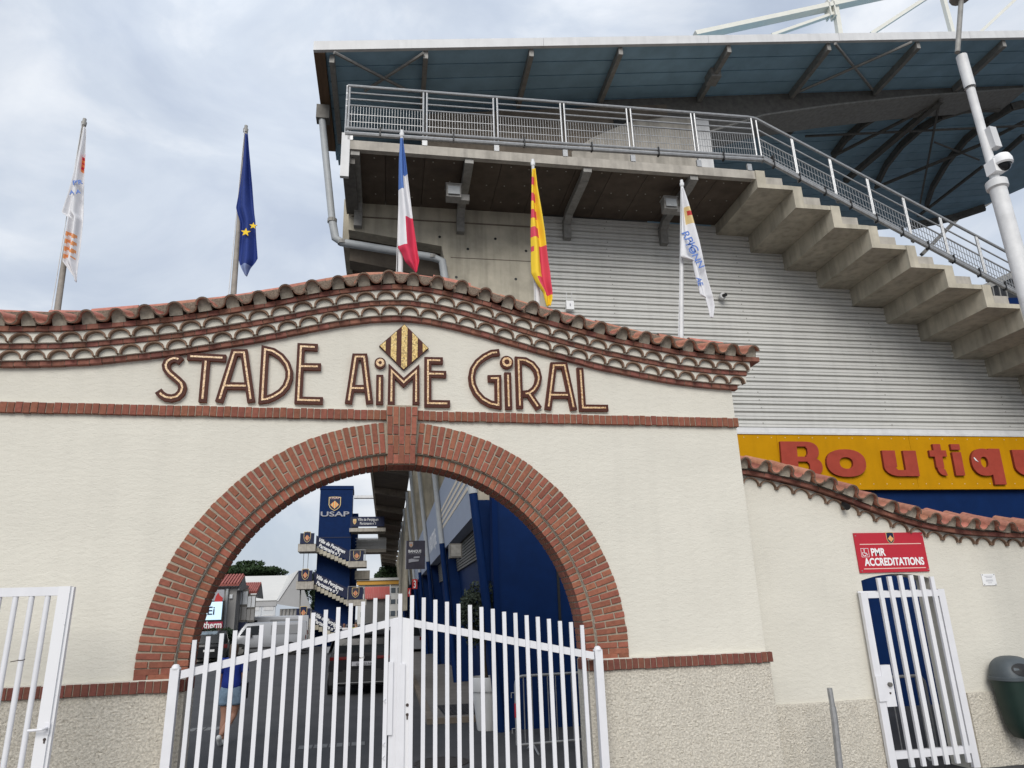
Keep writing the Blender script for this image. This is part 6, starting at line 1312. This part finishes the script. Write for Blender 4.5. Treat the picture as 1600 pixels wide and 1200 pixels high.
# ---------------------------------------------------------------- people
def skinmesh(name,verts,edges,rad,m,parent,loc,root=0,sub=2):
    me=bpy.data.meshes.new(name); me.from_pydata([Vector(v) for v in verts],edges,[]); me.materials.append(m)
    o=link(name,me,Vector(loc),parent)
    s=o.modifiers.new('skin','SKIN'); s.use_smooth_shade=True; sv=me.skin_vertices[0].data
    for i,r in enumerate(rad):
        r=r if isinstance(r,tuple) else (r,r); sv[i].radius=r; sv[i].use_root=(i==root)
    u=o.modifiers.new('sub','SUBSURF'); u.levels=sub; u.render_levels=sub
    return o
def chain(vs): return vs
wx,wy=-2.27,14.25
pt=thing('person','person in a blue T-shirt, pale denim shorts and white shoes walking away behind the gate','person',(wx,wy,0))
# body: pelvis root, legs (left foot lifted behind and crossing, right planted), spine, neck, head, arms
V=[(0,0,.90),(0,0,1.02),(0,.01,1.16),(0,.02,1.30),(0,.02,1.38),(0,.02,1.45),(0,.03,1.53),(0,.035,1.60),
 (-.085,0,.86),(-.085,.03,.66),(-.075,.02,.46),(-.075,-.02,.26),(-.07,-.03,.085),
 (.085,0,.86),(.095,.02,.66),(.075,.05,.47),(-.01,-.10,.30),(-.085,-.20,.17),
 (-.155,.01,1.33),(-.20,0,1.12),(-.19,.06,.92),(-.185,.09,.85),
 (.155,.01,1.33),(.205,-.01,1.12),(.215,.05,.93),(.215,.08,.86)]
E_=[(0,1),(1,2),(2,3),(3,4),(4,5),(5,6),(6,7),(0,8),(8,9),(9,10),(10,11),(11,12),(0,13),(13,14),(14,15),(15,16),(16,17),(3,18),(18,19),(19,20),(20,21),(3,22),(22,23),(23,24),(24,25)]
Rr=[(.14,.10),(.115,.085),(.125,.088),(.135,.088),(.055,.055),(.05,.05),(.078,.09),(.072,.085),(.088,.092),(.075,.08),(.052,.055),(.050,.056),(.034,.038),(.088,.092),(.075,.08),(.052,.055),(.050,.056),(.034,.038),(.052,.05),(.042,.042),(.030,.032),(.024,.026),(.052,.05),(.042,.042),(.030,.032),(.024,.026)]
skinmesh('body',V,E_,[(a*1.12,c*1.12) for a,c in Rr],skin,pt,(wx,wy,0))
skinmesh('t_shirt',[(0,0,.86),(0,0,.97),(0,0,1.10),(0,.01,1.2),(0,.02,1.33),(0,.02,1.41),(-.16,.01,1.345),(-.20,.0,1.20),(-.205,.0,1.14),(.16,.01,1.345),(.205,.0,1.20),(.21,.0,1.14)],[(0,1),(1,2),(2,3),(3,4),(4,5),(4,6),(6,7),(7,8),(4,9),(9,10),(10,11)],[(.185,.145),(.185,.145),(.168,.125),(.172,.125),(.175,.12),(.085,.08),(.095,.085),(.082,.078),(.078,.075),(.095,.085),(.082,.078),(.078,.075)],tshirt,pt,(wx,wy,0))
skinmesh('shorts',[(0,0,1.02),(0,0,.93),(0,0,.86),(-.092,.005,.80),(-.094,.02,.68),(-.094,.025,.62),(.092,.005,.80),(.10,.02,.68),(.10,.025,.62)],[(0,1),(1,2),(2,3),(3,4),(4,5),(2,6),(6,7),(7,8)],[(.165,.135),(.185,.15),(.185,.15),(.125,.135),(.122,.128),(.122,.128),(.125,.135),(.122,.128),(.122,.128)],denim,pt,(wx,wy,0))
skinmesh('hair',[(0,.01,1.645),(0,-.01,1.59),(0,-.04,1.50),(0,-.055,1.40),(0,-.055,1.34)],[(0,1),(1,2),(2,3),(3,4)],[(.07,.075),(.088,.095),(.082,.07),(.072,.045),(.05,.025)],hairm,pt,(wx,wy,0))
skinmesh('shoe',[(-.07,-.075,.05),(-.07,.0,.05),(-.068,.12,.035),(-.068,.165,.030)],[(0,1),(1,2),(2,3)],[(.042,.05),(.044,.05),(.046,.036),(.038,.026)],shoe,pt,(wx,wy,0))
skinmesh('shoe',[(-.10,-.275,.185),(-.09,-.215,.13),(-.085,-.15,.045),(-.08,-.125,.02)],[(0,1),(1,2),(2,3)],[(.044,.05),(.046,.052),(.044,.042),(.036,.028)],shoe,pt,(wx,wy,0))
def hand(parent,c,s):
    for k in range(4):
        x=c[0]+s*.004; y=c[1]-.018+.013*k; l=(.062,.072,.068,.052)[k]
        skinmesh('finger',[(x,y,c[2]),(x,y+.004,c[2]-.05),(x-s*.006,y+.010,c[2]-.05-l*.5),(x-s*.016,y+.012,c[2]-.05-l)],[(0,1),(1,2),(2,3)],[.011,.010,.009,.008],skin,parent,(wx,wy,0),sub=1)
    skinmesh('thumb',[(c[0],c[1]+.01,c[2]-.005),(c[0]-s*.005,c[1]+.034,c[2]-.035),(c[0]-s*.010,c[1]+.042,c[2]-.065)],[(0,1),(1,2)],[.012,.010,.009],skin,parent,(wx,wy,0),sub=1)
hand(pt,(-.185,.09,.85),-1); hand(pt,(.215,.08,.86),1)
b=MB(); b.box((wx+.16,wy-.02,.72),(wx+.27,wy+.16,.98)); b.tube([(wx+.24,wy+.0,.97),(wx+.20,wy+.0,1.2),(wx+.10,wy-.02,1.40)],.010,6); b.build('shoulder_bag',blk_bag,**lab('black shoulder bag hanging at the right side of the walking person','bag'))
def standing(x,y,h,label,top,bottom,sk,hair):
    t=thing('person',label,'person',(x,y,0)); k=h/1.66
    S=lambda v:[tuple(c*k for c in p) for p in v]; r=lambda l:[tuple(c*k for c in p) for p in l]
    V2=[list(p) for p in V]; V2[15]=[.08,.02,.46]; V2[16]=[.08,-.02,.26]; V2[17]=[.08,-.03,.085]
    skinmesh('body',S(V2),E_,r(Rr),sk,t,(x,y,0),sub=1)
    skinmesh('shirt',S([(0,0,.92),(0,0,1.08),(0,.01,1.2),(0,.02,1.32),(0,.02,1.39),(-.17,.01,1.335),(-.20,.0,1.18),(.17,.01,1.335),(.205,.0,1.18)]),[(0,1),(1,2),(2,3),(3,4),(3,5),(5,6),(3,7),(7,8)],r([(.165,.125),(.155,.115),(.162,.115),(.165,.112),(.075,.07),(.08,.075),(.07,.068),(.08,.075),(.07,.068)]),top,t,(x,y,0),sub=1)
    skinmesh('trousers',S([(0,0,.95),(0,0,.89),(-.088,.005,.83),(-.088,.02,.5),(-.08,-.02,.12),(.088,.005,.83),(.088,.02,.5),(.083,-.02,.12)]),[(0,1),(1,2),(2,3),(3,4),(1,5),(5,6),(6,7)],r([(.15,.12),(.158,.125),(.105,.115),(.075,.08),(.065,.07),(.105,.115),(.075,.08),(.065,.07)]),bottom,t,(x,y,0),sub=1)
    if hair: skinmesh('hair',S([(0,.02,1.66),(0,0,1.60),(0,-.03,1.54)]),[(0,1),(1,2)],r([(.06,.07),(.083,.09),(.06,.05)]),hairm,t,(x,y,0),sub=1)
    for s in (-1,1): skinmesh('shoe',S([(s*.08,-.06,.04),(s*.08,.04,.04),(s*.08,.15,.03)]),[(0,1),(1,2)],r([(.042,.045),(.045,.04),(.04,.03)]),black,t,(x,y,0),sub=1)
hp2=[(-1.056,41,1.746),(-0.453,41,1.726)]
standing(hp2[0][0],41,1.74,'person with a shaved head in a pale shirt standing beyond the SUV',wht_sh,navyd,skin2,False)
standing(hp2[1][0],41.6,1.72,'person in a bright yellow top standing beyond the SUV',ywl,navyd,skin,True)
# ---------------------------------------------------------------- trees and plants
def leaves(n,ells,size,seed,flat=.3,mi=0):
    rg=np.random.default_rng(seed); vs=[];fs=[]
    tot=sum(e[3]*e[4]*e[5] for e in ells)
    for (cx,cy,cz,rx,ry,rz_) in ells:
        m=max(8,int(n*rx*ry*rz_/tot))
        d=rg.normal(size=(m,3)); d/=np.linalg.norm(d,axis=1)[:,None]; r=rg.uniform(.35,1.05,m)**.6
        P=np.c_[cx+d[:,0]*r*rx,cy+d[:,1]*r*ry,cz+d[:,2]*r*rz_]
        for p in P:
            a=rg.normal(size=3);a/=np.linalg.norm(a); q=np.cross(a,rg.normal(size=3)); q/=np.linalg.norm(q)+1e-9; s=size*rg.uniform(.6,1.4); k=len(vs)
            vs+= [tuple(p-a*s),tuple(p+q*s*.5),tuple(p+a*s),tuple(p-q*s*.5)]; fs.append((k,k+1,k+2,k+3))
    b=MB(); b.v=vs;b.f=fs;b.m=[0]*len(fs); return b
def clumps(c,r,n,k,seed,bot=-.2):
    rg=np.random.default_rng(seed); out=[]
    for _ in range(n):
        d=rg.normal(size=3); d/=np.linalg.norm(d); d[2]=max(d[2],bot); s=rg.uniform(.55,1)
        out.append((c[0]+d[0]*r[0]*s,c[1]+d[1]*r[1]*s,c[2]+d[2]*r[2]*s,r[0]*k*rg.uniform(.7,1.3),r[1]*k*rg.uniform(.7,1.3),r[2]*k*rg.uniform(.8,1.3)))
    return out
def tree(label,c,r,trunk,n,size,seed,m,group='pine trees beyond the alley',name='pine_tree',flatb=-.2):
    t=thing(name,label,'tree',(trunk[0],trunk[1],0),group)
    b=MB(); top=(c[0],c[1],c[2]-r[2]*.3); b.tube([(trunk[0],trunk[1],0),(trunk[0]*.6+c[0]*.4,trunk[1],c[2]*.5),top],[trunk[2],trunk[2]*.75,trunk[2]*.45],8)
    rg=np.random.default_rng(seed)
    for k in range(6):
        a=2*PI*k/6+rg.uniform(-.4,.4); b.tube([(top[0],top[1],top[2]-.8),(c[0]+math.cos(a)*r[0]*.6,c[1]+math.sin(a)*r[1]*.6,c[2]+r[2]*.1)],[trunk[2]*.4,.04],6)
    b.build('trunk',bark,t,smooth=True)
    leaves(n,clumps(c,r,34,.30,seed,flatb),size,seed).build('crown',m,t,fix=False)
tc1=[(-12.495,85,7.401),(-12.406,85,6.237)]; zt=tc1[0][2]
tree('broad umbrella pine rising behind the marquee tent',(tc1[0][0]-.3,85,zt-.4),(3.6,3.2,1.15),(tc1[0][0],85,.35),9000,.16,3,leaf_d,flatb=-.05)
tc2=[(4.015,118,7.877),(2.807,118,8.198),(6.833,118,7.915)]
tree('dark pine far down the alley at the left of the stand end',(tc2[0][0]+.5,118,tc2[0][2]-.6),(4.2,3,2.3),(tc2[0][0],118,.35),7000,.22,5,leaf_d)
tree('dark pine far down the alley half hidden by the hanging banner',(tc2[2][0]+1,124,tc2[2][2]-.5),(4.5,3,2.4),(tc2[2][0],124,.35),7000,.22,6,leaf_d)
tc3=[(-5.23,75,4.404)][0]; tree('narrow dark conifer between the tent and the stair tower',(tc3[0],75,tc3[2]-1.6),(.95,.9,3.2),(tc3[0],75,.2),5000,.13,9,leaf_m,group='shrubs in the alley',name='conifer',flatb=-1)
hq=[(-8.031,43.2,1.3)][0]
t=thing('hedge','clipped dark hedge below the red sign at the left of the arch','hedge',(hq[0],43.2,0)); leaves(6000,[(hq[0]-1.2+.6*k,43.2,.75,.55,.5,.75) for k in range(4)]+[(hq[0]-1.2+.6*k,43.2,1.3,.5,.45,.35) for k in range(4)],.09,11).build('foliage',leaf_m,t,fix=False)
b=MB(); b.box((hq[0]-1.7,42.6,0),(hq[0]+1.0,42.8,.38)); b.build('planter_wall',concl,t)
# potted olive
px0,py0=2.25,14.05
t=thing('plant_pot','tall white tapered plant pot at the foot of the blue wall','pot',(px0,py0,.0))
b=MB(); b.lathe([(0,.0),(.175,.0),(.185,.02),(.265,.66),(.295,.66),(.30,.68),(.312,.88),(.305,.90),(.275,.90),(.265,.82),(0,.82)],24,(px0,py0,.0)); b.build('pot_body',pot_w,t,smooth=True)
b=MB(); b.lathe([(.268,.83),(.1,.845),(0,.85)],16,(px0,py0,0)); b.build('soil',bark,t)
t=thing('olive_tree','small grey green olive tree growing in the white pot','tree',(px0,py0,.83)); b=MB(); b.tube([(px0,py0,.83),(px0-.04,py0,1.2),(px0-.02,py0,1.6),(px0-.10,py0,2.1)],[.045,.038,.03,.015],8); b.tube([(px0-.03,py0,1.4),(px0+.10,py0,1.9)],[.022,.01],6); b.tube([(px0-.03,py0,1.5),(px0-.3,py0,1.85)],[.02,.01],6); b.build('trunk',bark,t,smooth=True)
leaves(3800,clumps((px0-.16,py0,1.98),(.36,.32,.52),16,.42,21,-1),.032,21).build('crown',leaf_o,t,fix=False)
# crowd barriers
def barrier(p0,p1,label,red=False):
    p0=Vector(p0);p1=Vector(p1);d=(p1-p0); u=d.normalized(); h=1.08
    t=thing('crowd_barrier',label,'barrier',tuple((p0+p1)/2),'galvanised crowd barriers')
    r=.12; pts=[p0+Vector((0,0,.12)),p0+Vector((0,0,h-r))]+[p0+u*(r-r*math.cos(a))+Vector((0,0,h-r+r*math.sin(a))) for a in (R(25),R(50),R(75),R(90))]
    pts2=[p1-u*(r-r*math.cos(a))+Vector((0,0,h-r+r*math.sin(a))) for a in (R(90),R(75),R(50),R(25))]+[p1+Vector((0,0,h-r)),p1+Vector((0,0,.12)),p0+Vector((0,0,.12))]
    b=MB(); b.tube(pts+pts2,.021,10,cap=False); b.build('frame',galv,t,smooth=True)
    n=int(d.length/.125)
    for k in range(1,n): q=p0+d*k/n; b=MB(); b.tube([q+Vector((0,0,.12)),q+Vector((0,0,h))],.008,6); b.build('bar',galv,t)
    for q in (p0+u*.25,p1-u*.25): b=MB(); nn=Vector((-u.y,u.x,0)); b.tube([q-nn*.28+Vector((0,0,.012)),q+Vector((0,0,.12)),q+nn*.28+Vector((0,0,.012))],.016,6); b.build('foot',galv,t)
    for z in (.35,.85): b=MB(); b.tube([p0-u*.01+Vector((0,0,z)),p0-u*.07+Vector((0,0,z)),p0-u*.07+Vector((0,0,z-.07))],.008,6); b.build('hook',galv,t)
    if red: b=MB(); q=p0; b.tube([q+Vector((0,0,.50)),q+Vector((0,0,.70))],.026,10); b.build('red_sleeve',redp,t)
bq=[(2.309,11.6,0.734)][0]
barrier((bq[0],11.6,0),(bq[0]+1.7,11.75,0),'grey crowd barrier with a red sleeve behind the right gate leaf',True)
barrier((5.9,9.35,-.06),(7.62,9.3,-.06),'grey crowd barrier behind the small barred gate')
# ---------------------------------------------------------------- things on the ground
mh=[(1.147,11.358,0)][0]
t=thing('manhole_cover','round iron manhole cover in the road behind the right gate leaf','manhole cover',(mh[0],mh[1],0)); b=MB(); b.lathe([(.40,.0),(.40,.012),(.36,.014)],28,(mh[0],mh[1],0)); b.build('frame',iron,t); b=MB(); b.lathe([(.355,.012),(0,.012)],28,(mh[0],mh[1],0)); b.build('lid',iron,t)
dg=[(2.121,16.3,0.11)][0]
t=thing('drain_grate','square iron drain grate in the paving beside the white pot','drain grate',(dg[0],dg[1],.1)); 
for k in range(9): b=MB(); b.box((dg[0]-.45+.1*k,dg[1]-.8,.101),(dg[0]-.39+.1*k,dg[1]+.8,.112)); b.build('grate_bar',iron,t)
b=MB(); b.box((dg[0]-.5,dg[1]-.85,.100),(dg[0]+.5,dg[1]+.85,.104)); b.build('grate_bed',black,t)
for (u,v),w,d,l,n in (((318,1142),.75,.45,'faded white painted patch on the road left of the walking person',5),((518,1164),1.1,.35,'faded white painted lettering block on the road behind the gate',9)):
    p={ (318,1142):[(-2.944,16.381,0)][0],(518,1164):[(-0.456,13.452,0)][0],(420,1198):[(-1.114,11.927,0)][0]}[(u,v)]
    b=MB(); 
    for k in range(n): b.box((p[0]-w/2+w*k/n,p[1]-d/2,.004),(p[0]-w/2+w*(k+.78)/n,p[1]+d/2,.006))
    b.build('road_marking',line_m,kind='structure')
